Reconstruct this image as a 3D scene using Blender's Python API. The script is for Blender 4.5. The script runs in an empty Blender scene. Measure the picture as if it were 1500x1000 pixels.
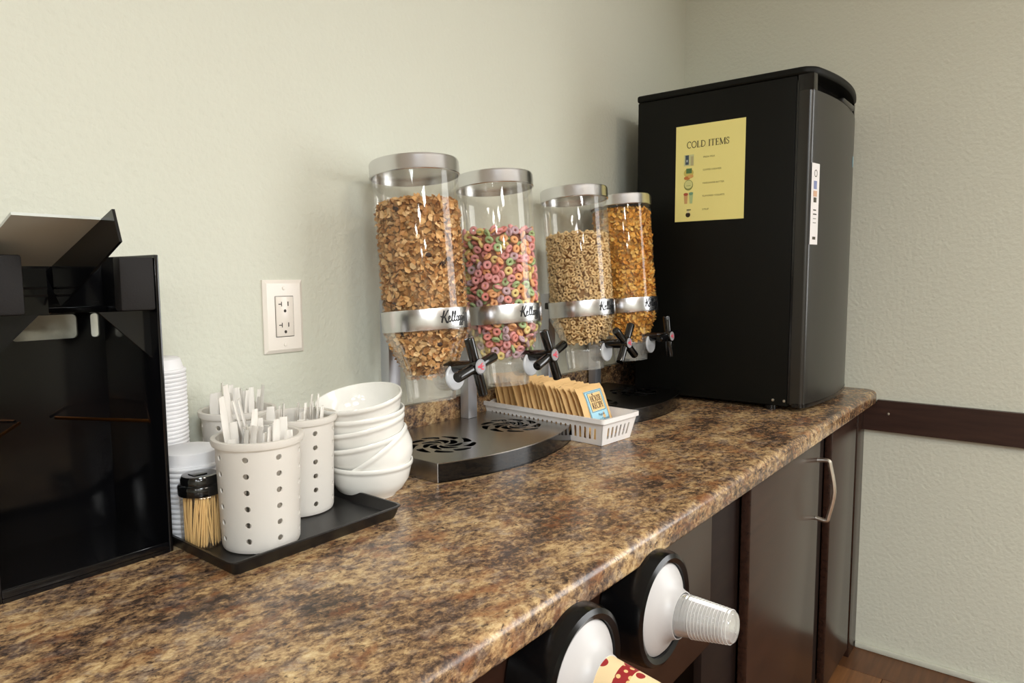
import bpy, bmesh, math, random
from mathutils import Vector, Matrix, Euler, geometry, noise
random.seed(7)
PI = math.pi
ZC = 0.814                                    # height of the worktop above the floor
S = bpy.context.scene
C = S.collection

# ------------------------------------------------------------------ camera
cd = bpy.data.cameras.new('camera'); cam = bpy.data.objects.new('camera', cd); C.objects.link(cam)
S.camera = cam
cd.sensor_width = 36.0; cd.lens = 1011.9 / 1500 * 36.0
cd.clip_start = 0.02
YAW, PITCH, ROLL = -0.9003, -0.0937, -0.0053
fw = Vector((-math.sin(YAW) * math.cos(PITCH), math.cos(YAW) * math.cos(PITCH), math.sin(PITCH)))
rt = fw.cross(Vector((0, 0, 1))).normalized(); up = rt.cross(fw)
r2 = math.cos(ROLL) * rt + math.sin(ROLL) * up
u2 = -math.sin(ROLL) * rt + math.cos(ROLL) * up
m = Matrix((r2, u2, -fw)).transposed().to_4x4()
m.translation = Vector((-2.286, -1.0517, 0.3433 + ZC))
cam.matrix_world = m

# ------------------------------------------------------------------ world, view, lights
w = bpy.data.worlds.new('world'); S.world = w; w.use_nodes = True
w.node_tree.nodes['Background'].inputs[0].default_value = (1.0, 0.96, 0.88, 1)
w.node_tree.nodes['Background'].inputs[1].default_value = 0.2
S.view_settings.view_transform = 'Standard'; S.view_settings.look = 'None'
S.view_settings.gamma = 1.0; S.view_settings.use_curve_mapping = False
S.view_settings.exposure = 0.0
CEIL = 2.45
#           x     y     w    d    watt
LAMPS = [(-2.75, -2.20, 0.60, 0.60, 44), (-1.70, -2.50, 0.60, 0.60, 26), (-4.70, -2.50, 0.60, 0.60, 16),
         (-3.30, -4.10, 0.60, 0.60, 44), (-4.90, -4.10, 0.60, 0.60, 44), (-6.50, -4.10, 0.60, 0.60, 30),
         (-4.90, -5.70, 0.60, 0.60, 40), (-6.50, -5.70, 0.60, 0.60, 40)]
LCOL = (0.985, 1.0, 0.985)
COOL, WARM = (0.90, 1.0, 1.06), (1.0, 0.90, 0.74)
for i, (x, y, a, b, e) in enumerate(LAMPS):
    ld = bpy.data.lights.new('troffer_light', 'AREA'); ld.shape = 'RECTANGLE'; ld.size = a - 0.06; ld.size_y = b - 0.06
    ld.energy = e; ld.color = WARM if i == 1 else (COOL if i in (0, 2) else LCOL)
    lo = bpy.data.objects.new('troffer_light', ld); C.objects.link(lo); lo.location = (x, y, CEIL - 0.035)

WIN = (-3.10, -1.40, 0.95, 2.10)                # window in the right wall: y0, y1, z0, z1 above the floor
ld = bpy.data.lights.new('window_daylight', 'AREA'); ld.shape = 'RECTANGLE'; ld.size = WIN[1] - WIN[0]; ld.size_y = WIN[3] - WIN[2]
ld.energy = 22; ld.color = (.95, .97, 1.0)
lo = bpy.data.objects.new('window_daylight', ld); C.objects.link(lo); lo.location = (-.03, (WIN[0] + WIN[1]) / 2, (WIN[2] + WIN[3]) / 2)
lo.rotation_euler = (PI / 2, 0, PI / 2)
# ------------------------------------------------------------------ materials
MATS = {}
def mat(name, col=(.8, .8, .8), rough=.5, metal=0.0, spec=.5, coat=0.0, sss=0.0, trans=0.0):
    if name in MATS: return MATS[name]
    mt = bpy.data.materials.new(name); mt.use_nodes = True; MATS[name] = mt
    b = mt.node_tree.nodes['Principled BSDF']
    b.inputs['Base Color'].default_value = (*col, 1); b.inputs['Roughness'].default_value = rough
    b.inputs['Metallic'].default_value = metal; b.inputs['Specular IOR Level'].default_value = spec
    b.inputs['Coat Weight'].default_value = coat
    if sss:
        b.inputs['Subsurface Weight'].default_value = sss; b.inputs['Subsurface Radius'].default_value = (.01, .01, .01)
        b.inputs['Subsurface Scale'].default_value = 1.0
    b.inputs['Transmission Weight'].default_value = trans
    return mt
def srgb(r, g, b):
    f = lambda c: (c / 255 / 12.92) if c / 255 <= .04045 else ((c / 255 + .055) / 1.055) ** 2.4
    return (f(r), f(g), f(b))
def nd(mt, t, **kw):
    n = mt.node_tree.nodes.new(t)
    for k, v in kw.items():
        if k in n.inputs: n.inputs[k].default_value = v
        else: setattr(n, k, v)
    return n
def ln(mt, a, ao, b, bi): mt.node_tree.links.new(a.outputs[ao], b.inputs[bi])
def bsdf(mt): return mt.node_tree.nodes['Principled BSDF']
def add_bump(mt, scale, strength, dist=.001, detail=3, coord='Object', stretch=None):
    tc = nd(mt, 'ShaderNodeTexCoord'); ns = nd(mt, 'ShaderNodeTexNoise', Scale=scale, Detail=detail)
    src = tc; so = coord
    if stretch:
        mp = nd(mt, 'ShaderNodeMapping'); mp.inputs['Scale'].default_value = stretch; ln(mt, tc, coord, mp, 'Vector'); src, so = mp, 'Vector'
    ln(mt, src, so, ns, 'Vector')
    bp = nd(mt, 'ShaderNodeBump', Strength=strength, Distance=dist)
    ln(mt, ns, 'Fac', bp, 'Height'); ln(mt, bp, 'Normal', bsdf(mt), 'Normal')
def ramp(mt, stops, interp='LINEAR'):
    r = nd(mt, 'ShaderNodeValToRGB'); cr = r.color_ramp; cr.interpolation = interp
    while len(cr.elements) < len(stops): cr.elements.new(.5)
    for e, (p, c) in zip(cr.elements, stops): e.position = p; e.color = (*c, 1)
    return r

WALL = mat('wall_paint', (.65, .655, .56), .6, spec=.3); add_bump(WALL, 95, .9, .0022, 4)
CEILM = mat('ceiling_paint', (.80, .79, .74), .9)
# floor: brown plank vinyl grain
FLOORM = mat('floor_vinyl', srgb(110, 71, 42), .45)
PLANKS = []
for k, base in enumerate([(112, 72, 42), (98, 62, 36), (124, 82, 48)]):
    pm = mat('plank_vinyl_%d' % k, srgb(*base), .42); PLANKS.append(pm)
    tc = nd(pm, 'ShaderNodeTexCoord'); mp = nd(pm, 'ShaderNodeMapping'); mp.inputs['Scale'].default_value = (3, 40, 3)
    ns = nd(pm, 'ShaderNodeTexNoise', Scale=2.0, Detail=5); ln(pm, tc, 'Object', mp, 'Vector'); ln(pm, mp, 'Vector', ns, 'Vector')
    c0 = srgb(*base); r = ramp(pm, [(.3, tuple(v * .7 for v in c0)), (.7, tuple(v * 1.25 for v in c0))])
    ln(pm, ns, 'Fac', r, 'Fac'); ln(pm, r, 'Color', bsdf(pm), 'Base Color')
# laminate worktop
LAM = mat('granite_laminate', (.4, .3, .2), .27, spec=.5)
def build_laminate(mt):
    tc = nd(mt, 'ShaderNodeTexCoord'); mp = nd(mt, 'ShaderNodeMapping'); mp.inputs['Scale'].default_value = (.85, 1.15, 1.15)
    mp.inputs['Rotation'].default_value = (0, 0, .5)
    ln(mt, tc, 'Object', mp, 'Vector')
    big = nd(mt, 'ShaderNodeTexNoise', Scale=9, Detail=4, Roughness=.6, Distortion=.2)
    mid = nd(mt, 'ShaderNodeTexNoise', Scale=78, Detail=6, Roughness=.64, Distortion=.35)
    fin = nd(mt, 'ShaderNodeTexNoise', Scale=230, Detail=5, Roughness=.7, Distortion=.2)
    gry = nd(mt, 'ShaderNodeTexNoise', Scale=34, Detail=7, Roughness=.7, Distortion=.3)
    for n in (big, mid, fin, gry): ln(mt, mp, 'Vector', n, 'Vector')
    a0 = nd(mt, 'ShaderNodeMath', operation='MULTIPLY'); a0.inputs[1].default_value = .36; ln(mt, big, 'Fac', a0, 0)
    a1 = nd(mt, 'ShaderNodeMath', operation='MULTIPLY_ADD'); a1.inputs[1].default_value = .40; ln(mt, mid, 'Fac', a1, 0); ln(mt, a0, 'Value', a1, 2)
    a2 = nd(mt, 'ShaderNodeMath', operation='MULTIPLY_ADD'); a2.inputs[1].default_value = .24; ln(mt, fin, 'Fac', a2, 0); ln(mt, a1, 'Value', a2, 2)
    r = ramp(mt, [(.39, srgb(44, 34, 30)), (.44, srgb(78, 60, 47)), (.478, srgb(120, 93, 68)), (.52, srgb(162, 131, 94)), (.572, srgb(198, 168, 122)), (.65, srgb(220, 198, 158))])
    ln(mt, a2, 'Value', r, 'Fac')
    gr = ramp(mt, [(.50, (0, 0, 0)), (.60, (.7, .7, .7))]); ln(mt, gry, 'Fac', gr, 'Fac')
    mx = nd(mt, 'ShaderNodeMix', data_type='RGBA'); ln(mt, gr, 'Color', mx, 0); ln(mt, r, 'Color', mx, 6)
    r3 = ramp(mt, [(.40, srgb(50, 40, 40)), (.50, srgb(108, 92, 84)), (.60, srgb(166, 148, 132))]); ln(mt, a2, 'Value', r3, 'Fac'); ln(mt, r3, 'Color', mx, 7)
    # rusty patches and small dark specks of the pattern
    ru = nd(mt, 'ShaderNodeTexNoise', Scale=24, Detail=6, Roughness=.65, Distortion=.3); sp = nd(mt, 'ShaderNodeTexNoise', Scale=125, Detail=4, Roughness=.6, Distortion=.5)
    of = nd(mt, 'ShaderNodeVectorMath', operation='ADD'); of.inputs[1].default_value = (3.7, 1.9, .6); ln(mt, mp, 'Vector', of, 0)
    for n in (ru, sp): ln(mt, of, 'Vector', n, 'Vector')
    rr_ = ramp(mt, [(.53, (0, 0, 0)), (.66, (.55, .55, .55))]); ln(mt, ru, 'Fac', rr_, 'Fac')
    m2 = nd(mt, 'ShaderNodeMix', data_type='RGBA'); ln(mt, rr_, 'Color', m2, 0); ln(mt, mx, 2, m2, 6); m2.inputs[7].default_value = (*srgb(142, 88, 50), 1)
    sr = ramp(mt, [(.60, (0, 0, 0)), (.66, (.8, .8, .8))]); ln(mt, sp, 'Fac', sr, 'Fac')
    m3 = nd(mt, 'ShaderNodeMix', data_type='RGBA'); ln(mt, sr, 'Color', m3, 0); ln(mt, m2, 2, m3, 6); m3.inputs[7].default_value = (*srgb(50, 38, 36), 1)
    ln(mt, m3, 2, bsdf(mt), 'Base Color')
build_laminate(LAM)
def wood(name, c0, c1, rough, coat=0.0, coord='Object', sc=(2, 30, 30)):
    mt = mat(name, c0, rough, coat=coat)
    tc = nd(mt, 'ShaderNodeTexCoord'); mp = nd(mt, 'ShaderNodeMapping'); mp.inputs['Scale'].default_value = sc
    ns = nd(mt, 'ShaderNodeTexNoise', Scale=3.0, Detail=5); ln(mt, tc, coord, mp, 'Vector'); ln(mt, mp, 'Vector', ns, 'Vector')
    r = ramp(mt, [(.3, c0), (.7, c1)]); ln(mt, ns, 'Fac', r, 'Fac'); ln(mt, r, 'Color', bsdf(mt), 'Base Color')
    return mt
ESP = wood('espresso_wood', srgb(40, 24, 18), srgb(56, 35, 26), .26)
ESPD = wood('espresso_frame', srgb(26, 16, 13), srgb(34, 22, 17), .55); bsdf(ESPD).inputs['Specular IOR Level'].default_value = .2
RAIL = wood('rail_wood', srgb(44, 25, 20), srgb(58, 36, 28), .42, sc=(30, 3, 30))
FRB = mat('fridge_black', srgb(17, 17, 14), .50, spec=.15); add_bump(FRB, 500, .12, .0003, 2)
FRD = mat('fridge_door_black', srgb(27, 25, 21), .30, spec=.65)
FRG = mat('fridge_gloss_trim', srgb(14, 13, 13), .16)
BLK = mat('black_acrylic', srgb(11, 11, 13), .12, spec=.5)
BLKM = mat('black_matt_plastic', srgb(30, 28, 28), .65, spec=.25); add_bump(BLKM, 400, .5, .0005, 2)
BLKT = mat('black_tray_plastic', srgb(20, 19, 19), .35)
KNOB = mat('black_knob_plastic', srgb(10, 10, 11), .12, coat=.3)
GLINT = mat('gold_glint_rod', srgb(214, 140, 70), .25, metal=1.0)  # gold colour standing in for light glinting on the rack's inner edges
STEEL = mat('brushed_steel', srgb(168, 165, 160), .26, metal=1.0); add_bump(STEEL, 60, .12, .0003, 3, stretch=(1, 30, 1))
STEELB = mat('satin_steel_band', srgb(220, 220, 222), .24, metal=1.0)
POST = mat('satin_aluminium', srgb(196, 198, 206), .36, metal=.75)
NICKEL = mat('satin_nickel', srgb(228, 222, 210), .34, metal=1.0)
PORC = mat('white_porcelain', srgb(238, 236, 230), .10, spec=.55)
WPL = mat('white_plastic', srgb(236, 232, 230), .32)
OUTM = mat('white_outlet_plastic', srgb(236, 228, 218), .22)
SLOT = mat('outlet_slot', srgb(60, 52, 46), .6)
FOAM = mat('white_foam_cup', srgb(250, 249, 251), .5)
UT = mat('white_utensil_plastic', srgb(246, 242, 236), .22, sss=.0)
CREAMP = mat('milky_cylinder_plastic', srgb(244, 240, 234), .34)
def make_translucent(mt, f=.3):
    tr = nd(mt, 'ShaderNodeBsdfTranslucent'); tr.inputs['Color'].default_value = bsdf(mt).inputs['Base Color'].default_value
    mx = nd(mt, 'ShaderNodeMixShader'); mx.inputs[0].default_value = f
    out = mt.node_tree.nodes['Material Output']
    ln(mt, bsdf(mt), 'BSDF', mx, 1); ln(mt, tr, 'BSDF', mx, 2); ln(mt, mx, 'Shader', out, 'Surface')
make_translucent(CREAMP, .4); make_translucent(UT, .2); make_translucent(FOAM, .15)
TPICK = mat('toothpick_wood', srgb(224, 186, 124), .6)
PAPER = mat('yellow_paper', srgb(242, 230, 146), .55)
INK = mat('print_ink', srgb(62, 56, 36), .6)
INKF = mat('faded_print_ink', srgb(122, 112, 62), .6)
KRAFT = mat('kraft_paper', srgb(224, 184, 126), .62)
LBLUE = mat('label_blue', srgb(158, 208, 228), .5)
LKRAFT = mat('label_kraft', srgb(226, 194, 132), .55)
LINK = mat('label_brown_ink', srgb(88, 48, 34), .6)
LINKB = mat('label_dark_line', srgb(70, 84, 96), .6)
BLACKINK = mat('black_lettering', srgb(18, 18, 20), .4)
STICK = mat('sticker_white', srgb(226, 222, 220), .4)
DARKPAN = mat('drip_pan_black', srgb(12, 12, 12), .45)
REDMARK = mat('red_emblem', srgb(220, 70, 90), .4)
EMB = mat('emblem_grey', srgb(150, 146, 150), .3)
WCONE = mat('white_gasket_plastic', srgb(190, 187, 186), .4)
DIFF = mat('light_diffuser', (.9, .9, .88), .5)
bsdf(DIFF).inputs['Emission Color'].default_value = (*LCOL, 1); bsdf(DIFF).inputs['Emission Strength'].default_value = 3.0
def clear_mat(name, tint=(1, 1, 1), base=.05, edge=.4, haze=0.0, rough=.03):
    mt = bpy.data.materials.new(name); mt.use_nodes = True; MATS[name] = mt
    nt = mt.node_tree; nt.nodes.remove(nt.nodes['Principled BSDF']); out = nt.nodes['Material Output']
    tr = nd(mt, 'ShaderNodeBsdfTransparent'); tr.inputs['Color'].default_value = (*tint, 1)
    gl = nd(mt, 'ShaderNodeBsdfGlossy'); gl.inputs['Roughness'].default_value = rough; gl.inputs['Color'].default_value = (.95, .95, .95, 1)
    lw = nd(mt, 'ShaderNodeLayerWeight'); lw.inputs['Blend'].default_value = .25
    mr = nd(mt, 'ShaderNodeMapRange'); mr.inputs['To Min'].default_value = base; mr.inputs['To Max'].default_value = edge
    ln(mt, lw, 'Fresnel', mr, 'Value')
    mx = nd(mt, 'ShaderNodeMixShader'); ln(mt, mr, 'Result', mx, 0); ln(mt, tr, 'BSDF', mx, 1); ln(mt, gl, 'BSDF', mx, 2)
    last = mx
    if haze:
        df = nd(mt, 'ShaderNodeBsdfDiffuse'); df.inputs['Color'].default_value = (.85, .84, .82, 1)
        m2 = nd(mt, 'ShaderNodeMixShader'); m2.inputs[0].default_value = haze; ln(mt, mx, 'Shader', m2, 1); ln(mt, df, 'BSDF', m2, 2); last = m2
    ln(mt, last, 'Shader', out, 'Surface')
    return mt
CLEAR = clear_mat('clear_acrylic', (.985, .98, .965), .03, .38, .010)
CLEARS = clear_mat('cloudy_acrylic', (.965, .96, .945), .05, .4, .10, .10)
CLEARC = clear_mat('clear_cup_plastic', (.97, .97, .97), .05, .6, .20, .06)
def attr_mat(name, rough=.6, bump=None, spec=.3):
    mt = mat(name, (.8, .6, .3), rough, spec=spec)
    at = nd(mt, 'ShaderNodeAttribute', attribute_name='tint'); ln(mt, at, 'Color', bsdf(mt), 'Base Color')
    if bump:
        add_bump(mt, bump[0], bump[1], .0006)
    return mt
FLAKE = attr_mat('flake_cereal', .55, (300, .4))
LOOPM = attr_mat('loop_cereal', .65, (700, .4))

# ------------------------------------------------------------------ mesh helpers
class MB:
    """collects vertices and faces, builds ONE mesh object"""
    def __init__(s): s.v = []; s.f = []; s.mi = []; s.tint = []; s.cur = None; s.k = 0
    def add(s, vs, fs, M=None):
        o = len(s.v)
        s.v += [tuple(M @ Vector(p)) if M else tuple(p) for p in vs]
        s.f += [tuple(i + o for i in f) for f in fs]; s.mi += [s.k] * len(fs)
        s.tint += [s.cur or (1, 1, 1)] * len(vs)
        return s
    def box(s, x0, x1, y0, y1, z0, z1, bev=0.0, M=None, seg=2):
        bm = bmesh.new(); bmesh.ops.create_cube(bm, size=1)
        for v in bm.verts:
            v.co = Vector(((x0 + x1) / 2 + v.co.x * (x1 - x0), (y0 + y1) / 2 + v.co.y * (y1 - y0), (z0 + z1) / 2 + v.co.z * (z1 - z0)))
        if bev: bmesh.ops.bevel(bm, geom=list(bm.edges) + list(bm.verts), offset=bev, segments=seg, affect='EDGES', profile=.5)
        bm.verts.ensure_lookup_table(); bm.verts.index_update()
        s.add([v.co[:] for v in bm.verts], [[v.index for v in f.verts] for f in bm.faces], M); bm.free(); return s
    def lathe(s, prof, n=32, M=None, a0=0, a1=None, closed=False):
        full = a1 is None; A = 2 * PI if full else a1 - a0
        cols = n if full else n + 1
        vs = []; fs = []
        for i in range(cols):
            a = a0 + A * i / n
            for (r, z) in prof: vs.append((r * math.cos(a), r * math.sin(a), z))
        L = len(prof)
        for i in range(n):
            j = (i + 1) % cols
            for k in range(L if closed else L - 1):
                k2 = (k + 1) % L
                q = (i * L + k, j * L + k, j * L + k2, i * L + k2)
                if prof[k][0] < 1e-7: q = (q[0], q[2], q[3])
                elif prof[k2][0] < 1e-7: q = (q[0], q[1], q[2])
                fs.append(q)
        return s.add(vs, fs, M)
    def tube(s, path, rad, n=8, caps=True, M=None):
        P = [Vector(p) for p in path]; vs = []; fs = []
        R = rad if isinstance(rad, (list, tuple)) else [rad] * len(P)
        prev = None
        for i, p in enumerate(P):
            t = (P[min(i + 1, len(P) - 1)] - P[max(i - 1, 0)]).normalized()
            if prev is None:
                a = Vector((0, 0, 1)) if abs(t.z) < .9 else Vector((1, 0, 0)); nx = t.cross(a).normalized()
            else: nx = (prev - t * prev.dot(t)).normalized()
            prev = nx; ny = t.cross(nx)
            for k in range(n):
                a = 2 * PI * k / n; vs.append(tuple(p + (nx * math.cos(a) + ny * math.sin(a)) * R[i]))
        for i in range(len(P) - 1):
            for k in range(n):
                k2 = (k + 1) % n; fs.append((i * n + k, i * n + k2, (i + 1) * n + k2, (i + 1) * n + k))
        if caps: fs.append(tuple(range(n - 1, -1, -1))); fs.append(tuple((len(P) - 1) * n + k for k in range(n)))
        return s.add(vs, fs, M)
    def prism(s, poly, h0, h1, fn):
        """2-D polygon extruded; fn(u, v, h) -> 3-D"""
        n = len(poly); vs = [fn(u, v, h0) for u, v in poly] + [fn(u, v, h1) for u, v in poly]
        fs = [tuple(range(n - 1, -1, -1)), tuple(range(n, 2 * n))] + [(i, (i + 1) % n, n + (i + 1) % n, n + i) for i in range(n)]
        return s.add(vs, fs)
    def sheet(s, outer, holes, h0, h1, fn):
        """2-D plate with real holes and thickness"""
        pts = []; ed = []
        loops = [outer] + holes; rng = []
        for lp in loops:
            o = len(pts); pts += [Vector(p) for p in lp]; ed += [(o + i, o + (i + 1) % len(lp)) for i in range(len(lp))]
        r = geometry.delaunay_2d_cdt(pts, ed, [], 0, 1e-6)
        V = r[0]; n = len(V)
        def inside(p, lp):
            c = False; j = len(lp) - 1
            for i in range(len(lp)):
                (xi, yi), (xj, yj) = lp[i], lp[j]
                if (yi > p[1]) != (yj > p[1]) and p[0] < (xj - xi) * (p[1] - yi) / (yj - yi) + xi: c = not c
                j = i
            return c
        bbs = [(min(p[0] for p in lp), max(p[0] for p in lp), min(p[1] for p in lp), max(p[1] for p in lp), lp) for lp in holes]
        F = []
        for f in r[2]:
            c = (sum(V[i].x for i in f) / len(f), sum(V[i].y for i in f) / len(f))
            if not inside(c, outer): continue
            if any(b[0] <= c[0] <= b[1] and b[2] <= c[1] <= b[3] and inside(c, b[4]) for b in bbs): continue
            F.append(list(f))
        vs = [fn(p.x, p.y, h0) for p in V] + [fn(p.x, p.y, h1) for p in V]
        fs = [tuple(reversed(f)) for f in F] + [tuple(i + n for i in f) for f in F]
        cnt = {}
        for f in F:
            for i in range(len(f)):
                e = (f[i], f[(i + 1) % len(f)]); cnt[e] = 1
        for (a, b) in cnt:
            if (b, a) not in cnt: fs.append((a, b, b + n, a + n))
        return s.add(vs, fs)
    def ribbon(s, pts, wd, fn):
        """flat stroke along a 2-D polyline; fn(u, v) -> 3-D"""
        P = [Vector(p) for p in pts]; vs = []; fs = []
        for i, p in enumerate(P):
            t = P[min(i + 1, len(P) - 1)] - P[max(i - 1, 0)]
            t = t.normalized() if t.length > 1e-9 else Vector((1, 0)); nn = Vector((-t.y, t.x))
            ww = (wd[i] if isinstance(wd, (list, tuple)) else wd) / 2
            for q in (p + nn * ww, p - nn * ww): vs.append(fn(q.x, q.y))
        for i in range(len(P) - 1): fs.append((2 * i + 1, 2 * i + 3, 2 * i + 2, 2 * i))
        return s.add(vs, fs)
    def mesh(s, name, mats, smooth=35):
        me = bpy.data.meshes.new(name); me.from_pydata(s.v, [], s.f)
        for mt in (mats if isinstance(mats, (list, tuple)) else [mats]): me.materials.append(mt)
        me.polygons.foreach_set('material_index', s.mi)
        if s.cur is not None:
            at = me.color_attributes.new('tint', 'FLOAT_COLOR', 'POINT')
            at.data.foreach_set('color', [c for t in s.tint for c in (*t, 1)])
        me.update()
        if smooth:
            me.shade_smooth(); me.set_sharp_from_angle(angle=math.radians(smooth))
        return me
    def build(s, name, mats, parent=None, loc=(0, 0, 0), rot=None, smooth=35):
        return obj(name, s.mesh(name, mats, smooth), parent, loc, rot)
def obj(name, me, parent=None, loc=(0, 0, 0), rot=None):
    o = bpy.data.objects.new(name, me); C.objects.link(o); o.parent = parent
    o.location = loc if parent else (loc[0], loc[1], loc[2] + ZC)
    if rot is not None: o.rotation_euler = rot
    return o
def tag(o, label, cat, group=None, kind=None):
    o['label'] = label; o['category'] = cat
    if group: o['group'] = group
    if kind: o['kind'] = kind
    return o
def thing(name, label, cat, loc=(0, 0, 0), rot=None, group=None):
    return tag(obj(name, None, None, loc, rot), label, cat, group)
def struct(o, label, cat=None):
    o['kind'] = 'structure'; o['label'] = label
    if cat: o['category'] = cat
    return o
def dup(root, loc=None, rot=None, label=None):
    r = root.copy(); C.objects.link(r)
    if loc: r.location = (loc[0], loc[1], loc[2] + ZC)
    if rot is not None: r.rotation_euler = rot
    if label: r['label'] = label
    for ch in list(root.children):
        c = ch.copy(); C.objects.link(c); c.parent = r
        for g in list(ch.children):
            d = g.copy(); C.objects.link(d); d.parent = c
    return r
def catmull(pts, n=5):
    P = [Vector(p) for p in pts]; P = [P[0] * 2 - P[1]] + P + [P[-1] * 2 - P[-2]]; out = []
    for i in range(1, len(P) - 2):
        for k in range(n):
            t = k / n; a, b, c, d = P[i - 1:i + 3]
            out.append(.5 * ((2 * b) + (c - a) * t + (2 * a - 5 * b + 4 * c - d) * t * t + (3 * b - a - 3 * c + d) * t ** 3))
    return out + [P[-2]]
def rrect(x0, x1, y0, y1, r, n=4):
    o = []
    for (cx, cy, a) in ((x1 - r, y1 - r, 0), (x0 + r, y1 - r, PI / 2), (x0 + r, y0 + r, PI), (x1 - r, y0 + r, 1.5 * PI)):
        o += [(cx + r * math.cos(a + PI / 2 * k / n), cy + r * math.sin(a + PI / 2 * k / n)) for k in range(n + 1)]
    return o
def T(x, y, z): return Matrix.Translation((x, y, z))
def RX(a): return Matrix.Rotation(a, 4, 'X')
def RY(a): return Matrix.Rotation(a, 4, 'Y')
def RZ(a): return Matrix.Rotation(a, 4, 'Z')
ORD = ['topmost', 'second', 'third', 'fourth', 'fifth', 'sixth', 'seventh', 'eighth', 'ninth', 'tenth', 'eleventh', 'twelfth', 'thirteenth',
       'fourteenth', 'fifteenth', 'sixteenth', 'seventeenth', 'eighteenth', 'nineteenth', 'twentieth', 'twenty-first', 'twenty-second',
       'twenty-third', 'twenty-fourth', 'twenty-fifth', 'twenty-sixth', 'twenty-seventh', 'twenty-eighth', 'twenty-ninth', 'thirtieth'] + ['thirty-' + k for k in ('first', 'second', 'third', 'fourth', 'fifth', 'sixth', 'seventh', 'eighth', 'ninth')]
FIRST = ['first'] + ORD[1:]
# serif capitals as thick and thin strokes, unit height 1
def arc(cx, cy, rx, ry, a0, a1, n=14): return [(cx + rx * math.cos(math.radians(a0 + (a1 - a0) * k / n)), cy + ry * math.sin(math.radians(a0 + (a1 - a0) * k / n))) for k in range(n + 1)]
TK, TN = .15, .06
def stem(x): return [([(x, 0), (x, 1)], TK), ([(x - .13, .03), (x + .13, .03)], TN), ([(x - .13, .97), (x + .13, .97)], TN)]
def stemn(x): return [([(x, 0), (x, 1)], TN), ([(x - .11, .03), (x + .11, .03)], TN), ([(x - .11, .97), (x + .11, .97)], TN)]
GLY = {
 'C': (.82, [(arc(.46, .5, .38, .49, 50, 310), .11), ([(.71, .72), (.73, .98)], TN)]),
 'O': (.95, [(arc(.48, .5, .40, .48, 0, 360, 24), .11)]),
 'L': (.70, stem(.2) + [([(.2, .03), (.62, .03), (.66, .27)], TN)]),
 'D': (.90, stem(.2) + [([(.2, .97)] + arc(.36, .5, .46, .47, 90, -90) + [(.2, .03)], .09)]),
 'I': (.40, stem(.2)),
 'T': (.80, stem(.4)[:2] + [([(.05, .74), (.06, .97), (.74, .97), (.75, .74)], TN)]),
 'E': (.74, stem(.2) + [([(.2, .97), (.62, .97), (.65, .76)], TN), ([(.2, .52), (.5, .52)], TN), ([(.5, .4), (.5, .64)], TN), ([(.2, .03), (.64, .03), (.68, .27)], TN)]),
 'M': (1.1, stemn(.16) + stem(.94) + [([(.16, .97), (.53, .06)], TK), ([(.53, .06), (.92, .97)], TN)]),
 'S': (.62, [([(.52, .74), (.50, .92), (.30, .97), (.12, .84), (.12, .68), (.3, .55), (.46, .42), (.53, .26), (.44, .08), (.26, .02), (.1, .1), (.07, .3)], .10)]),
 'H': (.95, stem(.2) + stem(.75) + [([(.2, .52), (.75, .52)], TN)]),
 'U': (.92, [([(.2, .97), (.2, .35)] + arc(.47, .33, .27, .31, 180, 360) + [(.74, .97)], .11), ([(.06, .97), (.34, .97)], TN), ([(.6, .97), (.88, .97)], TN)]),
 'R': (.84, stem(.2) + [([(.2, .97)] + arc(.38, .74, .24, .23, 90, -90) + [(.2, .51)], .08), ([(.4, .5), (.74, .02), (.84, .02)], .12)]),
 'P': (.74, stem(.2) + [([(.2, .97)] + arc(.38, .72, .26, .25, 90, -90) + [(.2, .47)], .08)]),
 ' ': (.45, [])}
def serif(mb, text, x, y, h, fn, center=True, sx=1.0):
    wd = sum(GLY[c][0] for c in text) * h * sx
    if center: x -= wd / 2
    for c in text:
        adv, st = GLY[c]
        for pts, t in st: mb.ribbon([(x + p[0] * h * sx, y + p[1] * h) for p in pts], t * h, fn)
        x += adv * h * sx
def text_part(name, body, size, mt, parent, M, align='LEFT'):
    """flat lettering in the built-in font, turned into a mesh"""
    cu = bpy.data.curves.new(name, 'FONT'); cu.body = body; cu.size = size; cu.align_x = align
    t = bpy.data.objects.new(name, cu); C.objects.link(t)
    bpy.context.view_layer.update()
    me = bpy.data.meshes.new_from_object(t.evaluated_get(bpy.context.evaluated_depsgraph_get()))
    bpy.data.objects.remove(t); bpy.data.curves.remove(cu)
    me.transform(M); me.materials.clear(); me.materials.append(mt)
    return obj(name, me, parent)

# ------------------------------------------------------------------ the room
X0, Y0 = -8.0, -6.8
def room_box(name, *a, mt=None, label='', **k): return struct(MB().box(*a, **k).build(name, mt), label)
room_box('wall_back', X0, 0, 0, .1, -ZC, CEIL - ZC, mt=WALL, label='pale sage painted wall behind the worktop')
room_box('wall_right', 0, .1, Y0, .1, -ZC, CEIL - ZC, mt=WALL, label='pale sage painted wall beside the small fridge')
room_box('wall_left', X0 - .1, X0, Y0, .1, -ZC, CEIL - ZC, mt=WALL, label='painted wall at the far left end')
room_box('wall_front', X0, 0, Y0 - .1, Y0, -ZC, CEIL - ZC, mt=WALL, label='painted wall across the room from the worktop')
room_box('ceiling', X0, 0, Y0, 0, CEIL - ZC, CEIL - ZC + .1, mt=CEILM, label='off-white ceiling')
fl = struct(MB().box(X0, 0, Y0, 0, -ZC - .08, -ZC - .004).build('floor', FLOORM), 'brown wood-look plank floor')
pw = .15; k = 0
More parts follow.
